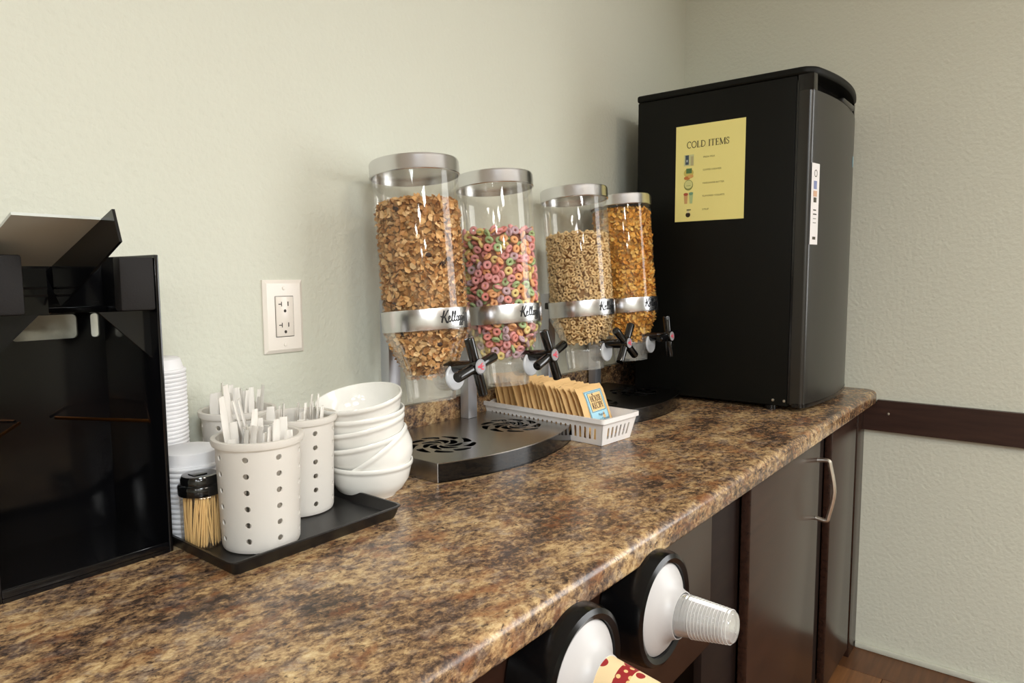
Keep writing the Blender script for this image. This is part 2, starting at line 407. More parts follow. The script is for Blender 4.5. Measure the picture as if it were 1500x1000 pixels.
for j in range(40):                                    # planks run along the right wall's foot
    x1 = -j * pw
    off = (j * .41) % 1.2; y = -.0 - 0.0
    ys = [0.0]; yy = -off - .3
    while yy > -4.4: ys.append(yy); yy -= 1.2
    ys.append(-4.4)
    for a, b in zip(ys[:-1], ys[1:]):
        MB().box(x1 - pw + .001, x1 - .001, b + .001, a - .001, -.004, 0, bev=.0008, seg=1).build('plank', PLANKS[k % 3], fl, (0, 0, -ZC)); k += 1
for o in fl.children: o.location = (0, 0, -ZC + 0)
fl.location = (0, 0, ZC)
for o in fl.children: o.location = (0, 0, -ZC)
struct(MB().box(-.012, 0, -3.6, -.606, -ZC, -ZC + .018, bev=.004).build('baseboard_right', WALL), 'thin painted strip at the foot of the right wall')
# window in the right wall, beyond the right edge of the picture
wy, wz = (WIN[0] + WIN[1]) / 2, (WIN[2] + WIN[3]) / 2; wa, wb = (WIN[1] - WIN[0]) / 2, (WIN[3] - WIN[2]) / 2
YZ = lambda u, v, h: (h, u, v)
w1 = struct(MB().sheet([(-wa - .06, -wb - .06), (wa + .06, -wb - .06), (wa + .06, wb + .06), (-wa - .06, wb + .06)], [[(-wa, -wb), (wa, -wb), (wa, wb), (-wa, wb)]], -.02, 0, YZ).build('window_1', WPL, None, (0, wy, wz - ZC)), 'wide white-framed window in the right wall')
MB().box(-.012, -.004, -wa, wa, -wb, wb).build('pane', DIFF, w1)
# chair rail
rail = struct(MB().box(-.018, 0, -3.6, -.6405, -.121, -.0285).box(-.018, 0, -.6405, -.603, -.121, -.0385).build('trim_1', RAIL), 'dark brown wooden chair rail on the right wall')
MB().lathe([(0, .0022), (.0035, .0015), (.004, 0)], 10, RY(-PI / 2)).build('screw_head', NICKEL, rail, (-.0185, -.672, -.067))

# ------------------------------------------------------------------ worktop with backsplash
def counter():
    prof = []                                             # profile in (y, z): rounded post-formed edge
    D, t, r = .640, .038, .013
    prof += [(-.0, 0)]
    n = 8
    for k in range(n + 1):
        a = PI / 2 + PI / 2 * k / n; prof.append((-D + r + r * math.cos(a), -r + r * math.sin(a)))
    for k in range(5):
        a = PI + PI / 2 * k / 4; prof.append((-D + .006 + .006 * math.cos(a), -t + .006 + .006 * math.sin(a)))
    prof += [(-D + .03, -t), (0, -t)]
    mb = MB(); xs = [-3.4, -2.6, -2.0, -1.4, -.8, -.03]
    # the front corner at the wall is rounded off
    for k in range(1, 6): xs.append(-.03 + .03 * k / 5 - .0005)
    vs = []; L = len(prof)
    for x in xs:
        d = 0 if x < -.03 else .03 - math.sqrt(max(0, .03 ** 2 - (x + .03) ** 2))
        for (y, z) in prof: vs.append((x, y + (d if y < -.3 else 0), z))
    fs = []
    for i in range(len(xs) - 1):
        for k in range(L):
            k2 = (k + 1) % L; fs.append((i * L + k, i * L + k2, (i + 1) * L + k2, (i + 1) * L + k))
    fs += [tuple(range(L - 1, -1, -1)), tuple((len(xs) - 1) * L + k for k in range(L))]
    mb.add(vs, fs)
    return mb
ct = tag(counter().build('countertop', LAM), 'brown and tan granite-look laminate worktop with a rounded front edge', 'countertop')
MB().box(-3.4, -.001, -.020, 0, 0, .080, bev=.003).build('backsplash', LAM, ct)

# ------------------------------------------------------------------ fixtures below the worktop
ap = tag(MB().box(-3.4, -1.16, -.600, -.580, -.305, -.0385, bev=.002).build('apron_panel', ESP), 'dark glossy espresso apron board under the worktop, holding the cup dispensers', 'panel')
cab = thing('base_cabinet', 'dark espresso base cabinet with a bowed nickel handle below the fridge', 'cabinet', (0, 0, -ZC))
H = ZC
MB().box(-1.0, -.985, -.585, -.001, 0, H - .039).box(-.06, -.045, -.585, -.001, 0, H - .039).box(-1.0, -.045, -.585, -.001, .06, .075).box(-.985, -.06, -.02, -.004, .075, H - .039).build('carcass', ESPD, cab)
MB().box(-1.158, -1.0, -.585, -.570, 0, H - .039, bev=.001).build('filler_panel', ESPD, cab)
MB().box(-1.0, -.045, -.590, -.585, H - .075, H - .039).box(-.505, -.40, -.590, -.585, .03, H - .075).box(-.14, -.07, -.590, -.585, .03, H - .075).build('face_frame', ESPD, cab)
MB().box(-1.0, -.045, -.56, -.545, 0, .06).build('toe_kick', ESPD, cab)
d1 = MB().box(-.995, -.512, -.610, -.590, .045, H - .060, bev=.003).build('door', ESP, cab)
d2 = MB().box(-.392, -.128, -.610, -.590, .045, H - .060, bev=.003).build('door', ESP, cab)
MB().box(-.088, -.001, -.606, -.585, 0, H - .039, bev=.001).build('end_stile', ESP, cab)
hp = catmull([(0, 0, 0), (0, -.024, .002), (0, -.030, -.012), (0, -.040, -.072), (0, -.030, -.132), (0, -.024, -.146), (0, 0, -.144)], 5)
hd = MB().tube(hp, .0052, 10).build('handle', NICKEL, d1, (-.535, -.610, H - .105))
hd['label'] = 'bowed satin nickel handle'

def cup_dispenser(x, z, label):
    t = thing('cup_dispenser', label, 'cup dispenser', (x, -.600, z), group='cup dispensers on the apron board')
    M = RX(PI / 2)
    MB().lathe([(0, 0), (.074, 0), (.077, .004), (.077, .052), (.0745, .060), (.069, .063), (.0625, .060), (.0615, .052), (.0615, .02), (0, .02)], 48, M).build('housing', mat('black_housing_plastic', srgb(9, 9, 10), .2, spec=.35), t)
    MB().lathe([(.0612, .056), (.056, .0605), (.045, .066), (.036, .072), (.0320, .080), (.0308, .084), (.0296, .084), (.0308, .078), (.035, .070), (.045, .064), (.0612, .053)], 48, M, closed=True).build('gasket', WCONE, t)
    return t
cup_dispenser(-1.465, -.102, 'black round cup dispenser holding clear plastic cups, nearer the cabinet')
cup_dispenser(-1.660, -.102, 'black round cup dispenser holding patterned paper cups at the frame bottom')
def clear_cup():
    pr = [(.0012, 0.080), (.0185, .080), (.0200, .078)]
    zz = .076
    for k in range(11):
        r = .0204 + (.076 - zz) * .105
        pr += [(r, zz), (r + .0013, zz - .0012), (r + .0003, zz - .0028)]; zz -= .0044
    pr += [(.0295, -.008), (.0305, -.010), (.0300, -.011)]
    return MB().lathe(pr, 36, RX(PI / 2 + math.radians(-4.0))).mesh('clear_cup', CLEARC)
ccm = clear_cup()
RIBM = clear_mat('clear_cup_rib', (.98, .98, .98), .1, .7, .45, .1)
for k in range(3):
    tag(obj('clear_cup', ccm, None, (-1.465, -.674 + k * .006, -.102 + k * .0004)),
        ['outermost ribbed clear plastic cup pointing out of the dispenser', 'second ribbed clear cup nested inside the outermost one', 'innermost ribbed clear cup in the dispenser nest'][k], 'cup', 'clear cups in the dispenser')
outer = [o for o in bpy.data.objects if o.name.startswith('clear_cup')][0]
for k in range(12):                                             # moulded rings of the outermost cup
    z_ = .0765 - .0044 * k; r_ = .0212 + (.076 - z_) * .105
    MB().lathe([(r_, z_ - .0005), (r_ + .0006, z_), (r_, z_ + .0005), (r_ - .0005, z_)], 36, RX(PI / 2 + math.radians(-4.0)), closed=True).build('ring', RIBM, outer)
PCUP = mat('patterned_paper_cup', srgb(232, 206, 160), .5)
def pcup_mat(mt):
    tc = nd(mt, 'ShaderNodeTexCoord'); sp = nd(mt, 'ShaderNodeSeparateXYZ'); ln(mt, tc, 'Object', sp, 'Vector')
    vo = nd(mt, 'ShaderNodeTexVoronoi', Scale=120.0); ln(mt, tc, 'Object', vo, 'Vector')
    dots = ramp(mt, [(.30, srgb(226, 190, 130)), (.34, srgb(148, 30, 34))], 'CONSTANT'); ln(mt, vo, 'Distance', dots, 'Fac')
    vo2 = nd(mt, 'ShaderNodeTexVoronoi', Scale=48.0); ln(mt, tc, 'Object', vo2, 'Vector')
    blob = ramp(mt, [(.26, srgb(150, 34, 36)), (.36, srgb(232, 206, 160))], 'CONSTANT'); ln(mt, vo2, 'Distance', blob, 'Fac')
    mr = nd(mt, 'ShaderNodeMapRange'); mr.inputs['From Min'].default_value = -.02; mr.inputs['From Max'].default_value = -.11; ln(mt, sp, 'Y', mr, 'Value')
    band = ramp(mt, [(0, (0, 0, 0)), (.12, (1, 1, 1)), (.30, (0, 0, 0))], 'CONSTANT'); ln(mt, mr, 'Result', band, 'Fac')
    mx = nd(mt, 'ShaderNodeMix', data_type='RGBA'); ln(mt, band, 'Color', mx, 0); ln(mt, blob, 'Color', mx, 6); ln(mt, dots, 'Color', mx, 7)
    ln(mt, mx, 2, bsdf(mt), 'Base Color')
pcup_mat(PCUP)
PCW = mat('paper_cup_rim', srgb(236, 220, 190), .5)
pm_ = MB().lathe([(0, .102), (.0255, .102), (.0262, .104), (.0272, .100), (.0395, .004)], 36, RX(PI / 2))
pm_.k = 1; pm_.lathe([(.0395, .004), (.0415, .002), (.0412, -.001), (.038, 0)], 36, RX(PI / 2))
pmesh = pm_.mesh('paper_cup', [PCUP, PCW])
pmesh.transform(Matrix.Scale(.78, 4))
for k in range(3):
    tag(obj('paper_cup', pmesh, None, (-1.660, -.672 + k * .007, -.102)), ['red and cream patterned paper cup, outermost in its dispenser', 'red and cream paper cup nested second in its dispenser', 'red and cream paper cup nested third in its dispenser'][k], 'cup', 'paper cups in the dispenser')

# ------------------------------------------------------------------ fridge
fr = thing('mini_fridge', 'black mini fridge standing on the worktop in the corner', 'fridge', (-.2915, -.34, 0))
fx0, fx1 = -.2145, .2145
MB().box(fx0, fx1, -.185, .245, .012, .824, bev=.004).build('body', FRB, fr)
def bow(x, depth=.022): return -depth * (1 - (x / .2145) ** 2)
def bowed(y0, yb, z0, z1, r=.010, d=.022, n=20, xa=fx0, xb=fx1):
    """slab whose front is bowed outward; front corners rounded"""
    pts = [(xa, yb), (xa, y0 + r)]
    for k in range(1, 5):
        a = PI + PI / 2 * k / 4; pts.append((xa + r + r * math.cos(a), y0 + r + r * math.sin(a) + bow(xa + r + r * math.cos(a), d)))
    for k in range(1, n):
        x = xa + r + (xb - xa - 2 * r) * k / n; pts.append((x, y0 + bow(x, d)))
    for k in range(0, 5):
        a = -PI / 2 + PI / 2 * k / 4; pts.append((xb - r + r * math.cos(a), y0 + r + r * math.sin(a) + bow(xb - r + r * math.cos(a), d)))
    pts += [(xb, yb)]
    return pts
IDN = lambda u, v, h: (u, v, h)
dr = MB().prism(bowed(-.222, -.190, 0, 0), .018, .786, IDN).build('door', FRD, fr)
MB().prism(bowed(-.2235, -.196, 0, 0, xa=fx0 - .0008, xb=fx1 + .0008), .012, .022, IDN).build('door_trim', FRG, dr)
MB().prism(bowed(-.200, -.190, 0, 0, d=.006), .786, .824, IDN).build('handle_recess', FRG, dr)
MB().prism([(-.2145, -.188), (-.2145, -.218), (-.214, -.224), (-.195, -.2265), (-.18, -.224), (-.18, -.19)], .786, .824, IDN).build('handle_end', FRG, dr)
MB().prism([(.18, -.19), (.18, -.226), (.195, -.225), (.2145, -.216), (.2145, -.19)], .786, .824, IDN).build('handle_end', FRG, dr)
MB().box(-.02, .10, -.246, -.215, .786, .800, bev=.004).build('handle_grip', FRD, dr)
MB().box(fx0 - .0015, fx0 + .004, -.191, -.186, .02, .81).build('door_seal', FRG, fr)
mt_ = MB().prism(bowed(-.222, .247, 0, 0, r=.03, d=.030, xa=fx0 - .003, xb=fx1 + .003), .824, .843, IDN)
tp = mt_.build('top_cover', FRB, fr)
bv = tp.modifiers.new('bevel', 'BEVEL'); bv.width = .006; bv.segments = 3; bv.limit_method = 'ANGLE'
for (a, b) in ((-.2, -.14), (.2, -.14), (-.2, .2), (.2, .2)): MB().lathe([(0, 0), (.014, 0), (.014, .012), (0, .012)], 16).build('foot', FRG, fr, (a, b, 0))
for yy in (-.150, -.178): MB().lathe([(0, .003), (.003, .0025), (.004, 0)], 10, RY(-PI / 2)).build('screw', NICKEL, fr, (fx0 - .0005, yy, .026))
# energy strip on the door
es = MB(); ex0 = -.236; 
def on_door(x, z, h=.0006): return (x, -.222 + bow(x) - h, z)
def door_strip(mb, xa, xb, za, zb, h):
    n = 4; vs = []; 
    for k in range(n + 1):
        x = xa + (xb - xa) * k / n; vs += [on_door(x, za, h), on_door(x, zb, h)]
    mb.add(vs, [(2 * k, 2 * k + 2, 2 * k + 3, 2 * k + 1) for k in range(n)])
# sits on the left of the door front
door_strip(es, -.208, -.168, .418, .614, .0009)
st = es.build('energy_label', STICK, None, (-.2915, -.34, 0)); tag(st, 'narrow white printed label stuck upright on the fridge door', 'label')
for (xa, xb, za, zb, mt_n) in ((-.196, -.181, .520, .532, INK), (-.196, -.181, .5, .503, INK), (-.196, -.178, .49, .493, INK), (-.196, -.180, .48, .4815, INK), (-.196, -.180, .47, .4715, INK),
                             (-.196, -.180, .43, .437, INK), (-.197, -.181, .552, .572, mat('label_print_blue', srgb(120, 130, 170), .5)), (-.198, -.179, .534, .548, mat('label_print_tan', srgb(200, 160, 130), .5))):
    g = MB(); door_strip(g, xa, xb, za, zb, .0013); g.build('print', mt_n, st)
g = MB(); g.ribbon(arc(-.188, .590, .007, .008, 0, 360, 16), .002, lambda u, v: on_door(u, v, .0013)); g.build('print', INK, st)
g = MB(); door_strip(g, .150, .175, .645, .675, .0009); bs_ = g.build('door_sticker', LBLUE, None, (-.2915, -.34, 0)); tag(bs_, 'tiny pale blue sticker near the far edge of the fridge door', 'sticker')

# yellow notice on the fridge side
PW_, PH_ = .190, .2535
nt_ = MB().box(-.0006, 0, -PW_, 0, -PH_, 0).build('notice', PAPER, None, (-.5066, -.2126, .7426)); tag(nt_, 'yellow COLD ITEMS notice taped to the side of the fridge', 'notice')
onp = lambda u, v: (-.0010, -u, -v)
ons = lambda u, v: (-.0010, -u, v)
g = MB(); serif(g, 'COLD ITEMS', .090, -.060, .0170, ons, sx=.92); g.build('heading', INK, nt_)
MT = Matrix(((0, 0, -1, -.0010), (-1, 0, 0, 0), (0, 1, 0, 0), (0, 0, 0, 1)))
for y, s_ in ((-.0890, 'FRESH MILK'), (-.1225, 'COFFEE CREAMER'), (-.1570, 'MARGARINE BUTTER'), (-.1905, 'FLAVORED YOGURTS'), (-.2255, 'SYRUP')):
    text_part('line_of_text', s_, .0062, INKF, nt_, MT @ T(.078, y, 0))
def pic(name, cols):
    p = None
    for i, (poly, c) in enumerate(cols):
        g = MB(); g.add([(-.0010 - .0002 * i, -a, b) for a, b in poly], [tuple(range(len(poly)))])
        o = g.build(name if not p else 'print', mat('print_%d_%d_%d' % c, srgb(*c), .55), nt_ if not p else p, smooth=0)
        p = p or o
R4 = lambda a, b, c, d: [(a, c), (b, c), (b, d), (a, d)]
pic('milk_picture', [(R4(.024, .052, -.106, -.077), (206, 206, 150)), (R4(.028, .038, -.103, -.078), (62, 76, 92)), (R4(.031, .035, -.096, -.090), (180, 190, 190)), (R4(.044, .051, -.106, -.082), (186, 176, 130))])
pic('creamer_picture', [(arc(.038, -.125, .014, .012, 0, 360), (206, 190, 96)), (R4(.031, .047, -.126, -.113), (84, 122, 72)), (arc(.034, -.138, .009, .005, 0, 360), (196, 120, 62)), (arc(.044, -.134, .008, .005, 0, 360), (216, 166, 96))])
pic('butter_picture', [(arc(.038, -.157, .013, .014, 0, 360), (130, 136, 72)), (arc(.038, -.1555, .0115, .011, 0, 360), (214, 212, 140)), (R4(.032, .044, -.159, -.158), (110, 116, 62))])
pic('yogurt_picture', [([(.025, -.178), (.037, -.178), (.035, -.206), (.027, -.206)], (206, 160, 104)), (arc(.031, -.181, .0065, .004, 0, 360), (178, 84, 58)), ([(.040, -.177), (.052, -.177), (.050, -.206), (.043, -.206)], (178, 196, 140)), (arc(.046, -.180, .006, .004, 0, 360), (116, 156, 122))])
pic('jug_picture', [(arc(.038, -.236, .0068, .0065, 0, 360), (48, 34, 16)), (R4(.034, .046, -.224, -.2215), (50, 42, 22)), (R4(.035, .042, -.231, -.225), (222, 212, 170))])

# ------------------------------------------------------------------ outlet
ou = thing('wall_outlet', 'white duplex power outlet on the wall above the utensils', 'outlet', (-1.5980, 0, .277))
OX = .0385; OZ = .0628
pl = MB(); 
for (y, i) in (): pass
vs = []
for (yy, ins) in ((0, 0), (-.003, 0), (-.0065, .006)):
    vs += [(a * (OX - ins), yy, b * (OZ - ins)) for a, b in ((-1, -1), (1, -1), (1, 1), (-1, 1))]
fs = [(8, 9, 10, 11)]
for l in (0, 4):
    for k in range(4): fs.append((l + k, l + (k + 1) % 4, l + 4 + (k + 1) % 4, l + 4 + k))
pl.add(vs, fs); plate = pl.build('plate', OUTM, ou, smooth=0)
ins = MB().box(-.0168, .0168, -.0085, -.006, -.0340, .0340, bev=.0008).build('receptacle', OUTM, ou)
g = MB(); FR_ = lambda u, v: (u, -.0067, v)
for a, b in (((-.0176, -.0348), (.0176, -.0348)), ((.0176, -.0348), (.0176, .0348)), ((.0176, .0348), (-.0176, .0348)), ((-.0176, .0348), (-.0176, -.0348))): g.ribbon([a, b], .0009, FR_)
g.build('gap', SLOT, ou)
for zc in (.0165, -.0195):
    g = MB(); f8 = lambda u, v: (u, -.0088, v)
    g.ribbon([(-.0065, zc + .009), (-.0065, zc + .001)], .0016, f8); g.ribbon([(-.0125, zc + .005), (-.0065, zc + .005)], .0016, f8)
    g.ribbon([(.0062, zc + .009), (.0062, zc + .0015)], .0020, f8)
    g.add([(a, -.0088, b) for a, b in arc(0, zc - .0068, .0026, .0028, 0, 360, 14)[:-1]], [tuple(range(14))])
    g.build('socket_slots', SLOT, ins)
for zc in (.0485, -.0485):
    sc = MB().lathe([(0, .0012), (.0028, .0010), (.0034, 0)], 14, RX(PI / 2)).build('screw', OUTM, ou, (0, -.0066, zc))

# ------------------------------------------------------------------ black organizer
og = thing('organizer_rack', 'black acrylic organizer rack with an open front at the left edge', 'organizer', (-1.9832, -.11, 0))
ow = .093; th = .005
for s_, n_ in ((1, 'side_panel'), (-1, 'side_panel')):
    MB().box(s_ * ow - th * (s_ > 0), s_ * ow + th * (s_ < 0), -.08, .08, 0, .372, bev=.0012).build(n_, BLK, og)
bx = lambda u, v, h: (u, h, v)
MB().sheet([(-ow + th, 0), (ow - th, 0), (ow - th, .384), (-ow + th, .384)], [rrect(-.02, .055, .2655, .2970, .006), rrect(.071, .0815, .2655, .2970, .004)], .076, .080, bx).build('back_panel', BLK, og)
MB().box(-ow + th, ow - th, -.08, .076, 0, .005).build('bottom_panel', BLK, og)
MB().box(-ow + th, ow - th, -.08, -.075, .005, .014, bev=.001).build('front_lip', BLK, og)
MB().box(-ow + th, ow - th, .066, .076, .2985, .307, bev=.001).build('cross_bar', BLK, og)
for s_ in (1, -1):
    a, b = sorted((s_ * (ow - th), s_ * (ow - th - .040)))
    MB().box(a, b, -.079, -.060, .305, .369, bev=.003).build('end_block', BLKM, og)
    MB().prism([(s_ * (ow - th), .304), (s_ * (ow - th - .058), .304), (s_ * (ow - th), .245)], -.060, -.056, bx).build('gusset', BLK, og)
    MB().tube([(s_ * (ow - th), -.045, .1635), (s_ * .020, .068, .1645)], .0022, 8).build('rail', GLINT, og)  # thin rod added to draw the gold glint along an inner edge
# tilted chute on top
ang = math.atan2(.047, -.149)
MC = T(0, 0, 0)
ch = MB(); p0 = Vector((0, .035, .343)); 
def chp(x, t, n): # t along the slope toward the viewer, n below the plate
    d = Vector((0, -.954, .300)); q = Vector((0, -.300, -.954)); v = Vector((x, .012, .3585)) + d * t + q * n; return tuple(v)
def chbox(mb, x0, x1, t0, t1, n0, n1):
    vs = [chp(x, t, n) for x in (x0, x1) for t in (t0, t1) for n in (n0, n1)]
    mb.add(vs, [(0, 1, 3, 2), (4, 6, 7, 5), (0, 4, 5, 1), (2, 3, 7, 6), (0, 2, 6, 4), (1, 5, 7, 3)]); return mb
CHUTE = mat('grey_satin_chute', srgb(196, 200, 194), .42, spec=.5)
cc = chbox(MB(), -.072, .0085, 0, .157, -.003, 0).build('chute', CHUTE, og, smooth=0)
MB().prism([(-.026, -.0006), (.187, -.0006), (.190, .036), (.006, .052)], .0085, .0115, lambda u, v, h: chp(h, u, v)).build('chute_side', BLK, cc, smooth=0)
MB().box(-.05, .005, .02, .026, .300, .356).build('chute_support', BLK, og)
for zz in (.322, .331): MB().box(-.05, .004, .016, .020, zz, zz + .0025).build('louvre', BLKM, og)

# ------------------------------------------------------------------ black tray and what stands on it
TX0, TX1, TY0, TY1 = -1.8895, -1.627, -.328, -.030
tr = thing('serving_tray', 'shallow black plastic tray under the utensil cylinders', 'tray', ((TX0 + TX1) / 2, (TY0 + TY1) / 2, 0))
a, b = (TX1 - TX0) / 2, (TY1 - TY0) / 2
def tray_mesh():
    mb = MB(); rings = [(0, 0, .006), (.001, 0, .006), (.021, .0, .010)]
    def ring(dx, z, r): return [(u, v, z) for u, v in rrect(-a + dx, a - dx, -b + dx, b - dx, r, 3)]
    L = [ring(.008, 0, .006), ring(.006, .003, .007), ring(.0015, .016, .009), ring(0, .0165, .010), ring(0, .0185, .010), ring(.003, .0185, .009), ring(.0095, .0045, .006)]
    n = len(L[0]); vs = [p for l in L for p in l]; fs = [tuple(range(n - 1, -1, -1)), tuple((len(L) - 1) * n + k for k in range(n))]
    for i in range(len(L) - 1):
        for k in range(n): fs.append((i * n + k, i * n + (k + 1) % n, (i + 1) * n + (k + 1) % n, (i + 1) * n + k))
    return mb.add(vs, fs)
tray_mesh().build('pan', BLKT, tr)
TZ = .0046
# perforated cylinders
def perf_cylinder():
    mb = MB(); NC, NR = 8, 6; Rb, Rt, Hh, TKN = .0475, .0520, .140, .0018
    rad = lambda z: Rb + (Rt - Rb) * z / Hh
    z0, z1 = .007, .130; ch_ = (z1 - z0) / NR; da = 2 * PI / NC; N = 24
    def P(a, z, d): return ((rad(z) - d) * math.cos(a), (rad(z) - d) * math.sin(a), z)
    for i in range(NC):
        for j in range(NR):
            ac = (i + .5) * da; zc = z0 + (j + .5) * ch_; hr = .0036
            for d in (0, TKN):
                rings = []
                for q_ in range(4):                      # from the cell border in to the hole
                    f = (0, .45, .8, 1)[q_]; rg = []
                    for k in range(N):
                        t = 2 * PI * k / N + PI / 4; c, s_ = math.cos(t), math.sin(t); q = max(abs(c), abs(s_))
                        oa, oz = c / q * da / 2, s_ / q * ch_ / 2; na, nz = c * hr / Rb, s_ * hr
                        rg.append(P(ac + oa + (na - oa) * f, zc + oz + (nz - oz) * f, d))
                    rings += rg
                fs = []
                for q_ in range(3):
                    for k in range(N):
                        f = (q_ * N + k, q_ * N + (k + 1) % N, (q_ + 1) * N + (k + 1) % N, (q_ + 1) * N + k); fs.append(f if d == 0 else f[::-1])
                mb.add(rings, fs)
            hole = [P(ac + math.cos(2 * PI * k / N) * hr / Rb, zc + math.sin(2 * PI * k / N) * hr, d) for d in (0, TKN) for k in range(N)]
            mb.add(hole, [(k, (k + 1) % N, N + (k + 1) % N, N + k) for k in range(N)])
    mb.lathe([(0, .003), (Rb - .004, .003), (rad(z0) - TKN, z0)], 64)
    mb.lathe([(0, 0.0), (Rb - .005, .0), (Rb - .001, .0015), (rad(.005), .005), (rad(z0), z0)], 64)
    mb.lathe([(rad(z1), z1), (rad(.131), .131), (rad(.131) + .0035, .1315), (Rt + .0045, .135), (Rt + .0042, Hh), (Rt + .0015, Hh + .001), (Rt - .0018, Hh), (rad(.131) - TKN, .131), (rad(z1) - TKN, z1)], 64)
    me = mb.mesh('perforated_cylinder', CREAMP, 0)
    bm = bmesh.new(); bm.from_mesh(me); bmesh.ops.remove_doubles(bm, verts=bm.verts, dist=.00012); bm.to_mesh(me); bm.free()
    me.shade_smooth(); me.set_sharp_from_angle(angle=math.radians(40)); return me
pcm = perf_cylinder()
CYL = [((-1.8090, -.2590), 0.32, 'front milky plastic perforated cylinder full of white cutlery handles'),
       ((-1.7020, -.1880), 1.05, 'right-hand milky perforated cylinder next to the stacked bowls'),
       ((-1.7290, -.0720), 0.1, 'rear milky perforated cylinder by the wall with the tallest cutlery')]
for (p, r_, lb) in CYL:
    o = obj('utensil_cylinder', pcm, None, (p[0], p[1], TZ), (0, 0, r_)); tag(o, lb, 'utensil holder', 'perforated utensil cylinders')
def handle_mesh(kind):
    mb = MB(); L = .165
    wid = {'spoon': (.0085, .0125), 'fork': (.0085, .0135), 'knife': (.010, .0115)}[kind]
    n = 9; vs = []
    for k in range(n + 1):
        t = k / n; ww = (wid[0] + (wid[1] - wid[0]) * t) / 2
        if t > .92: ww *= .75
        if t < .25: ww *= (1.2 if kind != 'knife' else .9)
        z = L * t; bowy = .004 * math.sin(t * PI)
        rib = .0016
        vs += [(-ww, bowy, z), (-ww * .5, bowy - rib, z), (0, bowy - rib * .4, z), (ww * .5, bowy - rib, z), (ww, bowy, z), (0, bowy + .0012, z)]
    fs = []
    for k in range(n):
        for j in range(6):
            j2 = (j + 1) % 6; fs.append((k * 6 + j, k * 6 + j2, (k + 1) * 6 + j2, (k + 1) * 6 + j))
    fs += [(5, 4, 3, 2, 1, 0), tuple(n * 6 + j for j in range(6))]
    return mb.add(vs, fs).mesh(kind, UT, 50)
UM = {k: handle_mesh(k) for k in ('spoon', 'fork', 'knife')}
def utensil(ci, dx, dy, top, tx, ty, rz, kind, label):
    """a handle standing in cylinder ci; top = height of its upper end, tx, ty = lean"""
    (cx, cy), _, _ = CYL[ci]
    L = .165; z0 = top - L
    M = T(cx + dx, cy + dy, ZC + TZ + .1) @ Euler((ty, tx, 0)).to_matrix().to_4x4() @ RZ(rz) @ T(0, 0, -(.1 - z0))
    o = bpy.data.objects.new('plastic_' + kind, UM[kind]); C.objects.link(o); o.matrix_world = M
    tag(o, label, kind, ['cutlery in the front cylinder', 'cutlery in the right-hand cylinder', 'cutlery in the rear cylinder'][ci])
rs = random.Random(3)
LBU = [{'spoon': 'white plastic spoon handle upright in the front cylinder', 'knife': 'flat white plastic knife handle upright in the front cylinder', 'fork': 'white plastic fork handle upright in the front cylinder'},
       {'spoon': 'white plastic spoon handle in the right-hand cylinder', 'knife': 'white plastic knife handle in the right-hand cylinder', 'fork': 'white plastic fork handle in the right-hand cylinder'},
       {'spoon': 'tall white plastic spoon handle in the rear cylinder', 'knife': 'tall white plastic knife handle in the rear cylinder', 'fork': 'tall white plastic fork handle in the rear cylinder'}]
for ci, n, top, kinds in ((0, 22, .150, ('spoon', 'fork')), (1, 11, .150, ('knife', 'fork')), (2, 22, .166, ('spoon', 'knife', 'fork'))):
    for k in range(n):
        r = .040 * math.sqrt((k + .5) / n); t = k * 2.39996
        utensil(ci, r * math.cos(t), r * math.sin(t), top + rs.uniform(-.012, .012), rs.uniform(-.04, .04), rs.uniform(-.04, .04), rs.uniform(-.5, 1.7), kinds[k % len(kinds)], LBU[ci][kinds[k % len(kinds)]])
# the sticks that lean out of the front cylinder
utensil(0, -.030, .004, .196, -.16, .02, .3, 'knife', 'thin white knife handle leaning far left out of the front cylinder')
utensil(0, -.014, .020, .210, -.20, .10, .4, 'spoon', 'tallest white spoon handle leaning left at the front cylinder')
utensil(0, .006, .016, .190, -.34, .02, .9, 'knife', 'slanted thin white knife handle crossing the front cylinder')
utensil(0, .014, .022, .190, -.32, .04, .9, 'fork', 'slanted white fork handle beside the crossing knife')
utensil(0, -.012, -.012, .176, .03, .0, .2, 'knife', 'pointed white knife tip standing up in the front cylinder')
utensil(1, .020, -.006, .168, .02, .0, .8, 'knife', 'slim white knife handle at the bowl side of its cylinder')
utensil(1, .027, -.012, .168, .02, .0, .8, 'knife', 'slimmest white knife handle at the outer bowl side of its cylinder')

# nested foam cups, upside down
def foam_cup(rt_, rr, h):
    return MB().lathe([(0, h), (rt_ - .003, h), (rt_, h - .002), (rr - .0015, .006), (rr + .0014, .0052), (rr + .0022, .003), (rr + .0014, .0006), (rr - .0010, 0), (rr - .003, .004), (rt_ - .002, h - .004), (0, h - .004)], 40).mesh('foam_cup', FOAM)
def cup_stack(x, y, n, dz, me, lab, grp):
    for k in range(n):
        o = obj('foam_cup', me, None, (x + rs.uniform(-.0004, .0004), y + rs.uniform(-.0004, .0004), TZ + k * dz))
        i = n - 1 - k
        tag(o, (ORD[i] + (' cup of ' if i == 0 else ' cup from top of ') + lab), 'cup', grp)
cup_stack(-1.847, -.0625, 38, .0056, foam_cup(.0350, .0400, .021), 'the tall white foam stack by the organizer', 'tall stack of upturned foam cups')
cup_stack(-1.843, -.1450, 14, .0068, foam_cup(.0372, .0385, .024), 'the short white foam stack behind the toothpicks', 'short stack of upturned foam cups')
